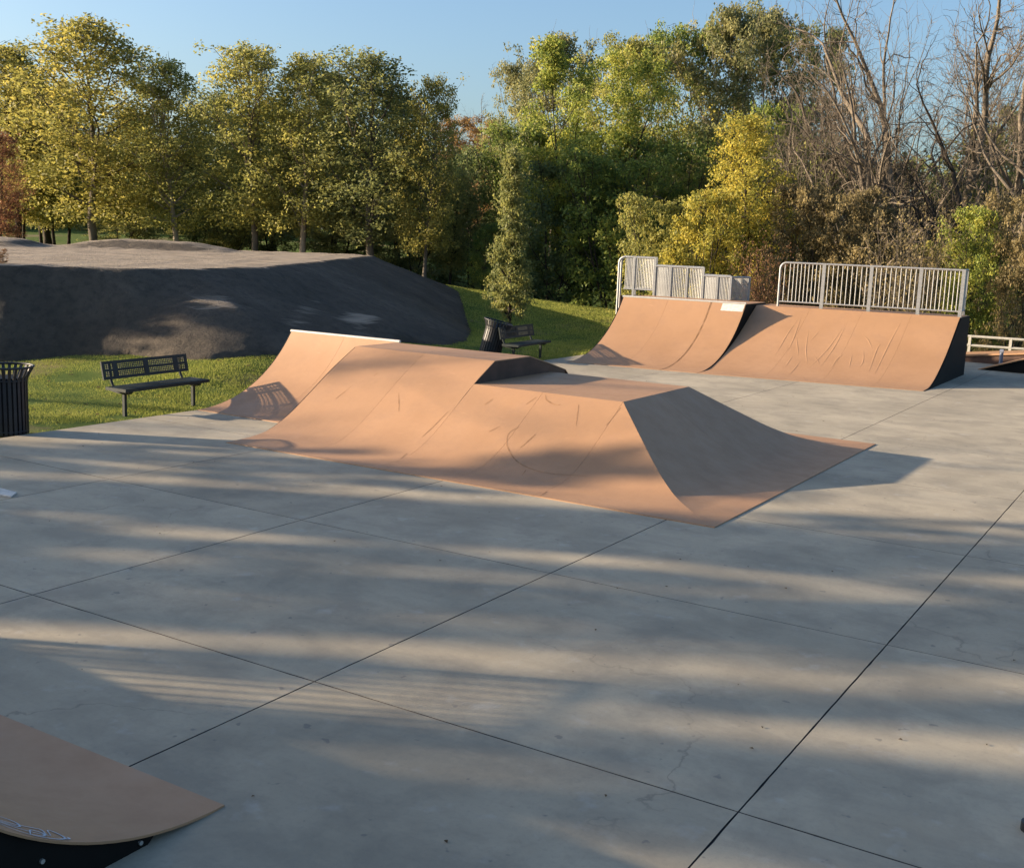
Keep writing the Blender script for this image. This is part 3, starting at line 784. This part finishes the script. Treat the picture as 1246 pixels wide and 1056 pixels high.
# ------------------------------------------------------------------ grass
def blades(n_try, x0, x1, y0, y1, cond, hmin, hmax, w, seed):
    r = np.random.default_rng(seed)
    x = r.uniform(x0, x1, n_try); y = r.uniform(y0, y1, n_try)
    k = cond(x, y); x, y = x[k], y[k]; n = len(x)
    z = land(x, y) - .01
    h = r.uniform(hmin, hmax, n) * (1 + .5 * wavy(x, y, 1.7, 9)); a = r.uniform(0, 2 * pi, n); le = r.uniform(.1, .7, n); ll = r.uniform(0, 2 * pi, n)
    dx, dy = np.cos(a) * w / 2, np.sin(a) * w / 2
    p0 = np.stack([x - dx, y - dy, z], -1); p1 = np.stack([x + dx, y + dy, z], -1)
    p2 = np.stack([x + np.cos(ll) * le * h, y + np.sin(ll) * le * h, z + h], -1)
    return np.stack([p0, p1, p2], 1).reshape(-1, 3), r.uniform(0, 1, n)
off_mound = lambda x, y: sdist(x, y, FOOT) > -.15
bare_spots = [(-14.5, 11.2, .5), (-15.6, 9.2, .6), (-18.6, 14.2, .7), (-17.2, 12.0, .5), (-14.9, 10.5, .55), (-14.75, 12.1, .35), (-15.3, 23.2, .5), (-20.6, 16.6, .8), (-16.6, 25.8, 1.2)]
def not_bare(x, y):
    k = np.ones(x.shape, bool); r = np.random.default_rng(11)
    for cx, cy, rr in bare_spots: k &= (np.hypot(x - cx, y - cy) > rr * r.uniform(.55, 1.15, x.shape))
    return k
g1 = blades(420000, -24, PAD_L + .08, 5, 27, lambda x, y: off_mound(x, y) & not_bare(x, y) & (x < PAD_L - .02 + .07 * wavy(x, y, 3., 4)), .018, .052, .012, 1)
def fore(x, y):
    a = x * FWD[0] + y * FWD[1]; b = x * RGT[0] + y * RGT[1]
    return (a > 26) & (a < 56) & (b / a > -.17) & (b / a < .14) & off_mound(x, y) & not_bare(x, y) & (x < -13.9)
g2 = blades(420000, -40, -13, 24, 60, fore, .03, .08, .026, 2)
g3 = blades(60000, -10, 2, 36.6, 46, lambda x, y: x < 2, .05, .10, .03, 3)
gv = np.concatenate([g1[0], g2[0], g3[0]]); gr = np.concatenate([g1[1], g2[1], g3[1]])
me = np_mesh('grass', gv, np.arange(len(gv)).reshape(-1, 3), 3, BLADE)
at_ = me.attributes.new('rnd', 'FLOAT', 'FACE'); at_.data.foreach_set('value', gr.astype(np.float32))
tag(link('grass', me), 'short green grass around the mound and on the slope', 'grass', kind='stuff')

# ------------------------------------------------------------------ trees
def tubes_np(chains, sides):
    """chains: list of (pts (n,3), radii (n,)) -> verts, quads"""
    V_, F_ = [], []; base = 0
    ang = 2 * pi * np.arange(sides) / sides; ca, sa = np.cos(ang), np.sin(ang)
    for P, R_ in chains:
        n = len(P)
        T = np.gradient(P, axis=0); T /= np.linalg.norm(T, axis=1)[:, None] + 1e-9
        ref = np.array([0., 0, 1]) if abs(T[0, 2]) < .9 else np.array([1., 0, 0])
        A = np.cross(T, ref); A /= np.linalg.norm(A, axis=1)[:, None] + 1e-9; B = np.cross(T, A)
        v = P[:, None] + (A[:, None] * ca[None, :, None] + B[:, None] * sa[None, :, None]) * R_[:, None, None]
        V_.append(v.reshape(-1, 3))
        i = (base + np.arange(n - 1)[:, None] * sides + np.arange(sides)[None]); j = base + np.arange(n - 1)[:, None] * sides + (np.arange(sides)[None] + 1) % sides
        F_.append(np.stack([i, j, j + sides, i + sides], -1).reshape(-1, 4)); base += n * sides
    return np.concatenate(V_), np.concatenate(F_)
def limb(r, p, d, L, r0, r1, n=7, wob=.18, up=.1):
    P = [np.array(p, float)]; d = np.array(d, float); d /= np.linalg.norm(d)
    for k in range(n):
        d = d + r.normal(0, wob, 3) + np.array([0, 0, up]); d /= np.linalg.norm(d); P.append(P[-1] + d * L / n)
    return np.array(P), np.linspace(r0, r1, n + 1)
def leaves(r, centres, radii, counts, size, squash=.75, out_from=None, bias=.5):
    ids = np.repeat(np.arange(len(centres)), counts); n = len(ids)
    u = r.normal(0, 1, (n, 3)); u /= np.linalg.norm(u, axis=1)[:, None]
    rad = r.uniform(0.15, 1, n) ** .6 * radii[ids]
    off = u * rad[:, None]; off[:, 2] *= squash
    c = centres[ids] + off
    nrm = u * bias + r.normal(0, .6, (n, 3)) + np.array([0, 0, .35]); nrm /= np.linalg.norm(nrm, axis=1)[:, None]
    t = np.cross(nrm, r.normal(0, 1, (n, 3))); t /= np.linalg.norm(t, axis=1)[:, None] + 1e-9; b = np.cross(nrm, t)
    s = size * r.uniform(.6, 1.35, n)[:, None]
    v = np.stack([c - t * s * .6, c - b * s * .34 + nrm * s * .06, c + t * s * .6, c + b * s * .34 + nrm * s * .06], 1).reshape(-1, 4 * 1, 3).reshape(-1, 3)
    cl = r.uniform(0, 1, len(centres))
    return v, np.arange(4 * n).reshape(-1, 4), r.uniform(0, 1, n), cl[ids]
def crown_mesh(name, data):
    v, f, rn, cl = data
    me = np_mesh(name, v, f, 4)
    for nm, ar in (('rnd', rn), ('clump', cl)):
        a = me.attributes.new(nm, 'FLOAT', 'FACE'); a.data.foreach_set('value', ar.astype(np.float32))
    return me
def wood_mesh(name, chains, sides=6):
    v, f = tubes_np(chains, sides); me = np_mesh(name, v, f, 4); me.polygons.foreach_set('use_smooth', np.ones(len(f), bool)); return me

def proto_tree(seed, h, w, base, n_limb, n_leaf, size, clump=.75, shape='ovoid', gap=0., stems=1, spread=.55, fill=4.):
    """tapered trunk, limbs that end in leaf clumps; returns (wood, crown) at real size"""
    r = np.random.default_rng(seed); chains = []; cen = []; rad = []
    R_ = w / 2
    def env(t):                       # crown half width at relative height t
        if shape == 'ovoid': return R_ * (np.sin(pi * np.clip(t * .86 + .10, 0, 1)) ** .8) * (1.12 - .48 * t)
        if shape == 'cone': return R_ * np.clip(1.05 - t, .06, 1) ** .75 * np.clip(t * 6 + .35, 0, 1)
        if shape == 'broad': return R_ * (np.clip(t * 2.2 + .25, 0, 1)) * np.sqrt(np.clip(1.02 - t ** 3, 0, 1))
        return R_ * np.sqrt(np.clip(1 - (t * .95) ** 2.2, 0, 1)) * np.clip(t * 3 + .7, 0, 1)
    for s in range(stems):
        lean = r.normal(0, .05 if stems == 1 else .22, 2)
        tr, tw = limb(r, (r.normal(0, .12) * (stems > 1), r.normal(0, .12) * (stems > 1), -.25), (lean[0], lean[1], 1), h * .93 + .25, (h * .0125 + .03) / sqrt(stems), .015, 12, .035, .06)
        tw[0] *= 1.35; chains.append((tr, tw))
        zs = np.linspace(base + .02, .92, max(4, n_limb // stems))
        for i, t in enumerate(zs):
            k = int(np.clip(np.searchsorted(tr[:, 2], t * h), 1, 12)); f_ = (t * h - tr[k - 1, 2]) / (tr[k, 2] - tr[k - 1, 2] + 1e-6); p = tr[k - 1] + (tr[k] - tr[k - 1]) * np.clip(f_, 0, 1)
            az = i * 2.4 + r.normal(0, .35) + s * 2; tc_ = (t - base) / (1 - base)
            rr = env(np.clip(tc_ + .08, 0, 1)); el = spread + .5 * tc_ + r.normal(0, .12)
            L = max(.35, rr * r.uniform(.72, 1.02)) / max(.35, cos(el))
            L = max(.3, min(L, h * .5, (h * 1.0 - p[2]) / max(.35, sin(el))))
            r0 = np.interp(t * h, tr[:, 2], tw) * .55
            P, W_ = limb(r, p, (cos(az) * cos(el), sin(az) * cos(el), sin(el)), L, r0, .012, 7, .13, .05); chains.append((P, W_))
            for q in (3, 4, 5, 6, 7):
                nd = 2 if q < 7 else 1
                for _ in range(nd):
                    d = r.normal(0, 1, 3); d[2] = abs(d[2]) * .5; d /= np.linalg.norm(d)
                    P2, W2 = limb(r, P[q], d, r.uniform(.3, .75) * clump * 1.5, max(.010, W_[q] * .5), .006, 4, .2, .05); chains.append((P2, W2))
                    cen.append(P2[-1]); rad.append(clump * r.uniform(.55, 1.15))
    # fill clumps through the outer volume
    for _ in range(int(n_limb * fill)):
        t = r.uniform(0, 1); a = r.uniform(0, 2 * pi); q = env(t) * r.uniform(.12, 1.0) ** .6
        cen.append(np.array([cos(a) * q, sin(a) * q, h * (base + (1 - base) * t)])); rad.append(clump * r.uniform(.5, 1.0))
    for _ in range(int(n_limb * 3)):      # loose sprays that roughen the outline
        t = r.uniform(.05, 1.02); a = r.uniform(0, 2 * pi); q = env(min(t, 1)) * r.uniform(.9, 1.12)
        cen.append(np.array([cos(a) * q, sin(a) * q, h * (base + (1 - base) * t)])); rad.append(clump * r.uniform(.22, .42))
    cen = np.array(cen); rad = np.array(rad)
    rad = rad * (1.08 - .42 * np.clip((cen[:, 2] / h - base) / (1 - base), 0, 1))
    hi = h + .2; keep = (cen[:, 2] < hi) & (np.hypot(cen[:, 0], cen[:, 1]) < R_ * 1.25)
    if gap: keep &= r.uniform(0, 1, len(cen)) > gap
    cen, rad = cen[keep], rad[keep]
    wts = rad ** 2; cnt = np.maximum(3, (n_leaf * wts / wts.sum() * r.uniform(.5, 1.5, len(rad))).astype(int))
    return wood_mesh('trunk', chains, 6), crown_mesh('crown', leaves(r, cen, rad, cnt, size))

def proto_bare(seed, h, lean=(0, 0), spread=.6, leafy=0, depth=4, fork=.35):
    r = np.random.default_rng(seed); chains = []; tips = []
    def grow(p, d, L, rad, lev):
        n = 7 if lev < 2 else 5
        P, W_ = limb(r, p, d, L, rad, rad * (.42 if lev else .5), n, .05 + .07 * lev, .03); chains.append((P, W_))
        if lev >= depth: tips.append(P[-1]); return
        k = int(r.integers(3, 6)) if lev else 7
        for i in range(k):
            t = r.uniform(fork if lev == 0 else .3, 1.0); q = int(t * n); dd = P[min(q + 1, n)] - P[max(q - 1, 0)]; dd = dd / np.linalg.norm(dd)
            side = r.normal(0, 1, 3); side -= dd * (side @ dd); side /= np.linalg.norm(side)
            nd = dd * r.uniform(.6, 1.0) + side * r.uniform(.6, 1.3) * spread + np.array([0, 0, .10])
            grow(P[q], nd, L * r.uniform(.38, .68), max(.010, W_[q] * r.uniform(.36, .60)), lev + 1)
        dd = P[-1] - P[-2]
        grow(P[-1], dd / np.linalg.norm(dd) + r.normal(0, .2, 3), L * .55, W_[-1], lev + 1)
    grow(np.array([0, 0, -.25]), np.array([lean[0], lean[1], 1.]), h * .56, h * .0165 + .03, 0)
    wood = wood_mesh('trunk', chains, 5)
    if not leafy: return wood, None
    tips = np.array(tips); cnt = np.full(len(tips), max(1, leafy // len(tips)))
    return wood, crown_mesh('crown', leaves(r, tips, np.full(len(tips), .35), cnt, .10))

def proto_twigs(seed, h, w, n_stem, leafy, size=.09):
    """thicket of thin stems from the ground with sparse leaves"""
    r = np.random.default_rng(seed); chains = []; cen = []
    for _ in range(n_stem):
        a = r.uniform(0, 2 * pi); q = r.uniform(0, .3) * w; el = r.uniform(.0, .55)
        L = h * r.uniform(.6, 1.05)
        P, W_ = limb(r, (cos(a) * q, sin(a) * q, -.1), (cos(a) * el, sin(a) * el, 1), L, .022, .006, 8, .09, .04); chains.append((P, W_))
        for k in range(2, 9):
            for _2 in range(2):
                d = r.normal(0, 1, 3); d[2] = abs(d[2]); P2, W2 = limb(r, P[k], d, L * r.uniform(.10, .24), .010, .004, 4, .16, .08); chains.append((P2, W2)); cen.append(P2[-1]); cen.append(P2[2])
    cen = np.array(cen); cnt = np.full(len(cen), max(1, leafy // len(cen)))
    return wood_mesh('trunk', chains, 3), crown_mesh('crown', leaves(r, cen, np.full(len(cen), .30), cnt, size))

def extent(p, w=None):
    z = np.empty(len(p[0].vertices) * 3, np.float32); p[0].vertices.foreach_get('co', z); z = z.reshape(-1, 3)
    return (p, float(np.percentile(z[:, 2], 99.9)), w or float(2 * np.percentile(np.hypot(z[:, 0], z[:, 1]), 97)))
PR = {}
for k in range(4): PR['maple%d' % k] = (proto_tree(100 + k, 11.5, 6.4, .17, 32, 21000, .130, .80, 'ovoid', gap=.05, fill=9.), 11.5, 6.4)
for k in range(4): PR['broad%d' % k] = (proto_tree(200 + k, 16.0, 9.5, .30, 26, 27000, .160, 1.0, 'broad', gap=.14, stems=1 + k % 2, spread=.75), 16.0, 9.5)
for k in range(3): PR['bushy%d' % k] = (proto_tree(300 + k, 6.0, 5.2, .04, 24, 15000, .120, .56, 'dome', gap=.08, stems=3, fill=6.), 6.0, 5.2)
PR['column'] = (proto_tree(401, 5.8, 2.0, .09, 34, 14000, .085, .32, 'cone'), 5.8, 2.0)
for k in range(4): PR['bare%d' % k] = (proto_bare(500 + k, 16.0, [(0, 0), (-.18, .02), (.14, .05), (.05, -.1)][k], .85), 16.0, 10.0)
PR['wispy'] = extent(proto_bare(511, 15.0, (.05, 0), .62, leafy=2600))
for k in range(2): PR['twigs%d' % k] = extent(proto_twigs(600 + k, 4.4, 4.5, 46, 4200))
# the shade trees have looser crowns
for k in range(3): PR['shade%d' % k] = (proto_tree(700 + k, 12.0, 7.0, .12, 26, 21000, .19, .46, 'ovoid', gap=.28), 12.0, 7.0)

PR['thin'] = (proto_tree(720, 12.0, 7.0, .12, 20, 6500, .19, .40, 'ovoid', gap=.42, fill=3.), 12.0, 7.0)
def plant(kind, name, x, y, h, w, leaf, bark, label, cat='tree', group=None, rz=None, zoff=0.):
    (wood, crown), ph, pw_ = PR[kind]
    rz = random.uniform(0, 2 * pi) if rz is None else rz
    o = empty(name, (x, y, float(land(x, y)) + zoff), rz); o.scale = (w / pw_, w / pw_, h / ph)
    tag(o, label, cat, group)
    for nm, me, mt in (('trunk', wood, bark), ('crown', crown, leaf)):
        if me is None: continue
        if not me.materials: me.materials.append(mt)
        c = link(nm, me, o)
        c.material_slots[0].link = 'OBJECT'; c.material_slots[0].material = mt
    return o
def tree(kind, px, d, top, wpx, leaf, bark, label, cat='tree', group=None, name=None, rz=None):
    x, y = place(px, d); zg = float(land(x, y)); zt_ = z_at(px, top, d)
    w = wpx / 1385.2 * d
    return plant(kind, name or ('shrub' if cat == 'shrub' else 'tree'), x, y, max(1.2, zt_ - zg), w, leaf, bark, label, cat, group, rz)

ROW = 'autumn trees in the row behind the mound'
T = tree
T('maple1', 22, 70, 62, 174, L_GOLD, B_DARK, 'golden leaved tree at the left edge, half behind the tallest golden one', group=ROW)
T('maple0', 118, 62, 26, 214, L_GOLD, B_GREY, 'tallest golden green tree of the row behind the mound', group=ROW)
T('maple2', 215, 60, 78, 145, L_OLIVE, B_PALE, 'narrow olive tree with pale low limbs, right of the tallest golden one', group=ROW)
T('maple3', 309, 58, 64, 162, L_OLIVE, B_GREY, 'olive gold tree with grey trunk above the right end of the plateau berm', group=ROW)
T('maple1', 366, 56, 72, 150, L_OLIVE, B_PALE, 'thin crowned tree with pale forked trunk showing below its leaves', group=ROW)
T('maple0', 452, 54.5, 68, 191, L_OLIVED, B_GREY, 'broad dark olive tree with a pointed top behind the mound corner', group=ROW)
T('maple2', 516, 53, 100, 100, L_GOLD, B_GREY, 'tree with a yellow crest at the right end of the row', group=ROW)
T('maple3', 548, 57, 205, 70, L_OLIVED, B_DARK, 'short dark olive tree on the grass crest at the gap', group=ROW)
T('bushy1', 577, 62, 190, 110, L_DARK, B_DARK, 'dark blue green tree in the gap below the rusty crown')
T('bushy0', 505, 58, 235, 90, L_OLIVED, B_DARK, 'small tree with a thin dark leaning trunk on the grass crest')
T('bushy2', 590, 54, 275, 50, L_GREEN, B_DARK, 'small dark trunked tree just left of the columnar tree')
T('maple2', 0, 58, 165, 70, L_MAROON, B_DARK, 'maroon red tree at the left edge of the photo')
for px, d, tp, w in ((60, 76, 110, 170), (165, 74, 140, 170), (262, 72, 120, 170), (405, 68, 95, 170), (335, 70, 130, 170), (485, 66, 120, 160)):
    T('maple%d' % (px % 4), px, d, tp, w, L_OLIVED, B_DARK, 'dark trunked leafy tree in the second line behind the autumn row', group='second line of trees behind the autumn row')
for px, d, tp, w in ((150, 65, 262, 90), (245, 64, 250, 100), (320, 63, 245, 110), (410, 60, 255, 100), (465, 59, 262, 90), (280, 61, 268, 70)):
    T('bushy%d' % (px % 3), px, d, tp, w, L_DARK if px % 2 else L_OLIVED, B_DARK, 'dark undergrowth bush between the trunks of the autumn row', 'shrub', 'undergrowth bushes below the autumn row')
# slim dark trunks at the far left
for px, d, tp in ((30, 71, 95), (52, 73, 90), (68, 72, 120), (84, 74, 100)):
    T('maple%d' % (px % 4), px, d, tp, 80, L_GOLD, B_DARK, 'slim dark trunked golden tree in the close group behind the left end of the mound', group='slim golden trees at the far left')
# the gap
T('bare0', 560, 96, 96, 90, None, B_DEAD, 'bare tree rising in the sky gap, left of the rusty crown')
T('bare3', 590, 100, 125, 80, None, B_DEAD, 'thinner bare tree in the sky gap right above the rusty crown')
T('broad1', 590, 84, 146, 110, L_RUST, B_DARK, 'rusty orange crowned tree far off in the gap')
T('broad3', 616, 80, 84, 95, L_GREY, B_GREY, 'wispy grey green tree against the sky at the right of the gap')
# columnar tree
T('column', 621, 37.5, 182, 60, L_OLIVED, B_DARK, 'slender columnar tree on the grass behind the leaning bin', name='columnar_tree')
# right hand wood
WOOD = 'tall trees of the right hand wood'
T('broad0', 668, 72, 52, 140, L_GREY, B_GREY, 'grey green tree top at the left of the wood, behind the bright green one', group=WOOD)
T('broad1', 700, 57, 70, 170, L_BRIGHT, B_DARK, 'bright green and gold tree at the left corner of the wood', group=WOOD)
T('broad2', 768, 63, 50, 150, L_OLIVE, B_PALE, 'olive gold tree with pale diagonal limbs in the middle of the wood', group=WOOD)
T('broad3', 818, 67, 36, 140, L_GREEN, B_GREY, 'green tree between the gold tree and the two highest crowns', group=WOOD)
T('broad0', 868, 66, 18, 150, L_GREY, B_PALE, 'highest grey green tree with several pale stems', group=WOOD)
T('broad2', 928, 69, 16, 140, L_GREY, B_GREY, 'high grey green tree beside the bare trees', group=WOOD)
T('broad1', 985, 66, 36, 110, L_OLIVED, B_GREY, 'thin topped olive tree just left of the tall bare trunk', group=WOOD)
T('bushy0', 675, 55, 205, 140, L_DARK, B_DARK, 'dark green understory tree behind the columnar tree')
T('bushy1', 742, 53, 195, 140, L_GREEN, B_DARK, 'dark green understory tree left of the stepped railing')
T('maple3', 640, 60, 150, 110, L_GREEN, B_DARK, 'green tree rising directly behind the columnar tree top')
T('bushy2', 715, 60, 170, 150, L_GREEN, B_DARK, 'green understory tree below the bright green and gold tree')
T('bushy1', 800, 56, 175, 140, L_GREEN, B_DARK, 'fresh green understory tree above the yellow olive bushes')
T('bushy0', 850, 60, 165, 130, L_OLIVED, B_DARK, 'dull olive understory tree left of the yellow crown')
T('bare1', 845, 56, 125, 150, None, B_PALE, 'bare pale multi stemmed tree in front of the highest crowns')
T('bare2', 775, 57, 130, 120, None, B_PALE, 'bare pale tree with diagonal stems among the olive crowns')
T('maple2', 905, 45, 146, 135, L_YELLOW, B_DARK, 'bright yellow green tree above the stepped railing')
BUSH = 'bushes behind the far ramps'
T('bushy1', 795, 44, 246, 100, L_OLIVE, B_DARK, 'yellow olive bush directly behind the left end of the stepped railing', 'shrub', BUSH)
T('bushy2', 852, 43, 238, 100, L_YELLOW, B_DARK, 'yellow bush behind the lower steps of the railing', 'shrub', BUSH)
T('twigs0', 922, 40, 285, 80, L_RED, B_DARK, 'reddish bush between the two railings', 'shrub', BUSH)
T('bushy0', 962, 44, 232, 95, L_BROWN, B_DARK, 'brown gold bush right of the yellow green tree', 'shrub', BUSH)
T('bushy1', 1018, 43, 238, 105, L_BROWN, B_DARK, 'brown gold bush behind the middle of the long railing', 'shrub', BUSH)
T('twigs1', 1108, 40, 240, 125, L_BROWN, B_DEAD, 'grey brown twiggy bush behind the right part of the long railing', 'shrub', BUSH)
T('bushy2', 1070, 45, 255, 100, L_BROWN, B_DARK, 'low brown bush at the foot of the tall bare trunk', 'shrub', BUSH)
T('bushy0', 1190, 41, 262, 95, L_BRIGHT, B_DARK, 'green yellow bush right of the long railing', 'shrub', BUSH)
T('bushy1', 1240, 40, 240, 90, L_BROWN, B_DARK, 'straw gold bush at the right edge behind the low rail', 'shrub', BUSH)
T('bushy2', 1150, 43.5, 300, 80, L_OLIVE, B_DARK, 'low olive bush behind the right corner of the long railing', 'shrub', BUSH)
T('bushy0', 1215, 44, 330, 90, L_OLIVED, B_DARK, 'low dark olive bush behind the low rail', 'shrub', BUSH)
T('maple1', 1190, 58, 160, 130, L_OLIVE, B_DARK, 'olive tree low behind the bare trunks at the right')
T('bushy1', 1240, 62, 150, 110, L_OLIVED, B_DARK, 'dark olive tree at the right edge behind the curved trunk')
T('twigs0', 1135, 55, 190, 150, L_BROWN, B_DEAD, 'tall brown thicket behind the curved dark trunk', 'shrub')
T('twigs1', 1040, 57, 165, 150, L_BROWN, B_DEAD, 'tall brown thicket behind the tall bare trunk', 'shrub')
T('twigs0', 985, 54, 150, 120, L_OLIVED, B_DEAD, 'tangled olive thicket left of the tall bare trunk', 'shrub')
T('bushy2', 1085, 60, 205, 130, L_BROWN, B_DARK, 'brown understory tree between the two tall bare trunks')
T('bushy0', 950, 60, 140, 110, L_GREEN, B_DARK, 'green understory tree beside the yellow crown')
BARE = 'bare trees at the right'
T('bare0', 1056, 50, -60, 230, None, B_DEAD, 'tall upright bare tree above the right half of the long railing', group=BARE, rz=1.0)
T('bare1', 1112, 52, -70, 240, None, B_DEAD, 'tall bare tree leaning left, behind the twiggy bush', group=BARE, rz=.4)
T('bare2', 1150, 55, -80, 260, None, B_DEAD, 'tall bare tree leaning right, its stems fanning at the top right', group=BARE, rz=0.2)
T('bare1', 1200, 46, 60, 200, None, B_DARK, 'shorter dark bare tree with a strongly curved trunk', group=BARE, rz=.5)
T('bare3', 1222, 48, -50, 170, None, B_DEAD, 'bare tree at the right edge of the photo', group=BARE, rz=2.0)
T('bare3', 1090, 54, -40, 170, None, B_DEAD, 'slim bare tree between the two tallest bare trunks', group=BARE, rz=4.0)
T('bare1', 1236, 52, -70, 220, None, B_DEAD, 'bare tree leaning in from the top right corner', group=BARE, rz=1.9)
T('bare2', 1030, 57, 0, 190, None, B_DEAD, 'fine twigged bare tree just left of the tallest bare trunk', group=BARE, rz=5.0)
T('bare0', 1000, 55, 30, 170, None, B_DEAD, 'bare tree in front of the thin topped olive tree', group=BARE, rz=2.5)
T('bare2', 960, 53, 90, 160, None, B_DEAD, 'small bare tree rising beside the yellow green crown', group=BARE, rz=3.3)
T('wispy', 1165, 60, -40, 150, L_BROWN, B_DEAD, 'bare tree still holding brown leaves along its upper branches', group=BARE)
# small red sapling on the mound edge
x, y = place(1, 29); sp = plant('bushy1', 'sapling', x, y, .32, .34, L_RED, B_DARK, 'small red leaved sapling on the rim of the mound', 'sapling'); sp.location.z = float(mound_h(np.array([x]), np.array([y]))[0])

# far wood seen between the trunks
r = np.random.default_rng(77); n = 1300
bb = r.uniform(-.75, 1.25, n); aa = r.uniform(92, 118, n)
cen = np.stack([FWD[0] * aa + RGT[0] * bb * aa, FWD[1] * aa + RGT[1] * bb * aa, r.uniform(.5, 9.0, n) + 1.0], -1)
rad = r.uniform(1.3, 2.6, n); me = crown_mesh('far_wood', leaves(r, cen, rad, np.full(n, 75), .62)); me.materials.append(L_OLIVED)
tag(link('far_wood', me), 'distant wood seen between the nearer trunks', 'wood', kind='stuff')

# trees left of the frame that throw the long shadows across the concrete
SH = 'trees left of the skate park that shade the concrete'
for k, (n_, K, h, w) in enumerate(((24.0, 30, 6.5, 4.0), (14.2, 34, 8.6, 3.8), (11.5, 34.5, 11.0, 4.6), (9.4, 37, 11, 3.6), (4.5, 36, 13.5, 5.2), (1.4, 38, 14, 6.2), (6.2, 47, 13, 2.6), (8.6, 46, 12.5, 2.6), (-1.0, 37, 13, 5.6), (-6.5, 38, 13, 6.2), (-12.5, 37, 13, 7.0), (-19, 38, 13, 7), (11.9, 44, 11.5, 7), (3.0, 45, 13, 6.4), (-3.8, 46, 14, 7), (-9.5, 46, 14, 7), (-16, 47, 14, 7))):
    P = SUN_DIR * K + NVEC * n_
    plant('shade%d' % (k % 3), 'shade_tree', P.x, P.y, h, w, L_OLIVE, B_DARK, 'leafy tree standing left of the skate park, outside the photo', group=SH)
P = SUN_DIR * 44 + NVEC * 20.5
plant('bare1', 'shade_tree', P.x, P.y, 14, 9, None, B_DARK, 'bare tree standing left of the mound, outside the photo')

P = SUN_DIR * 41 + NVEC * 7.4  # unseen sparse tree added to break up the sunlit gap
plant('thin', 'shade_tree', P.x, P.y, 11.5, 4.6, L_OLIVE, B_DARK, 'thin leaved tree added to dapple the sun, left of the nearest quarter pipe, outside the photo')

for n_, w, h in ((-4, 6.5, 15), (0, 6, 15), (3.6, 5.5, 15), (5.6, 4.2, 15), (9.3, 4.6, 14), (12.2, 4.6, 12.2)):  # sparse unseen row added to cut down the sunlight on the concrete
    P = SUN_DIR * 53 + NVEC * n_
    plant('thin', 'shade_tree', P.x, P.y, h, w, L_OLIVE, B_DARK, 'thin crowned tree added to cut the sun, in the back line left of the skate park, outside the photo', group=SH)

# fallen leaves and grit on the concrete
r = np.random.default_rng(8); n = 170
x = r.uniform(-14, 2, n); y = r.uniform(3, 24, n); a = r.uniform(0, 2 * pi, n); s = r.uniform(.006, .022, n)
c_, s_ = np.cos(a) * s, np.sin(a) * s; z = np.full(n, .004)
v = np.stack([np.stack([x - c_, y - s_, z], -1), np.stack([x + s_ * .6, y - c_ * .6, z + .006], -1), np.stack([x + c_, y + s_, z + .002], -1), np.stack([x - s_ * .6, y + c_ * .6, z + .008], -1)], 1).reshape(-1, 3)
n2 = 520; x = r.uniform(-23, -14.3, n2); y = r.uniform(8, 27, n2); k = off_mound(x, y); x, y = x[k], y[k]; n2 = len(x)
a = r.uniform(0, 2 * pi, n2); s = r.uniform(.02, .05, n2); c_, s_ = np.cos(a) * s, np.sin(a) * s; z = land(x, y) + .03
v2 = np.stack([np.stack([x - c_, y - s_, z], -1), np.stack([x + s_ * .6, y - c_ * .6, z + .012], -1), np.stack([x + c_, y + s_, z + .004], -1), np.stack([x - s_ * .6, y + c_ * .6, z + .018], -1)], 1).reshape(-1, 3)
v = np.concatenate([v, v2]); n = n + n2
me = np_mesh('fallen_leaves', v, np.arange(4 * n).reshape(-1, 4), 4, plain_mat('dry_leaf', (.10, .062, .03), .8, .2, 0, .5, 2))
tag(link('fallen_leaves', me), 'dry leaf scraps and grit scattered over the concrete and grass', 'leaves', kind='stuff')
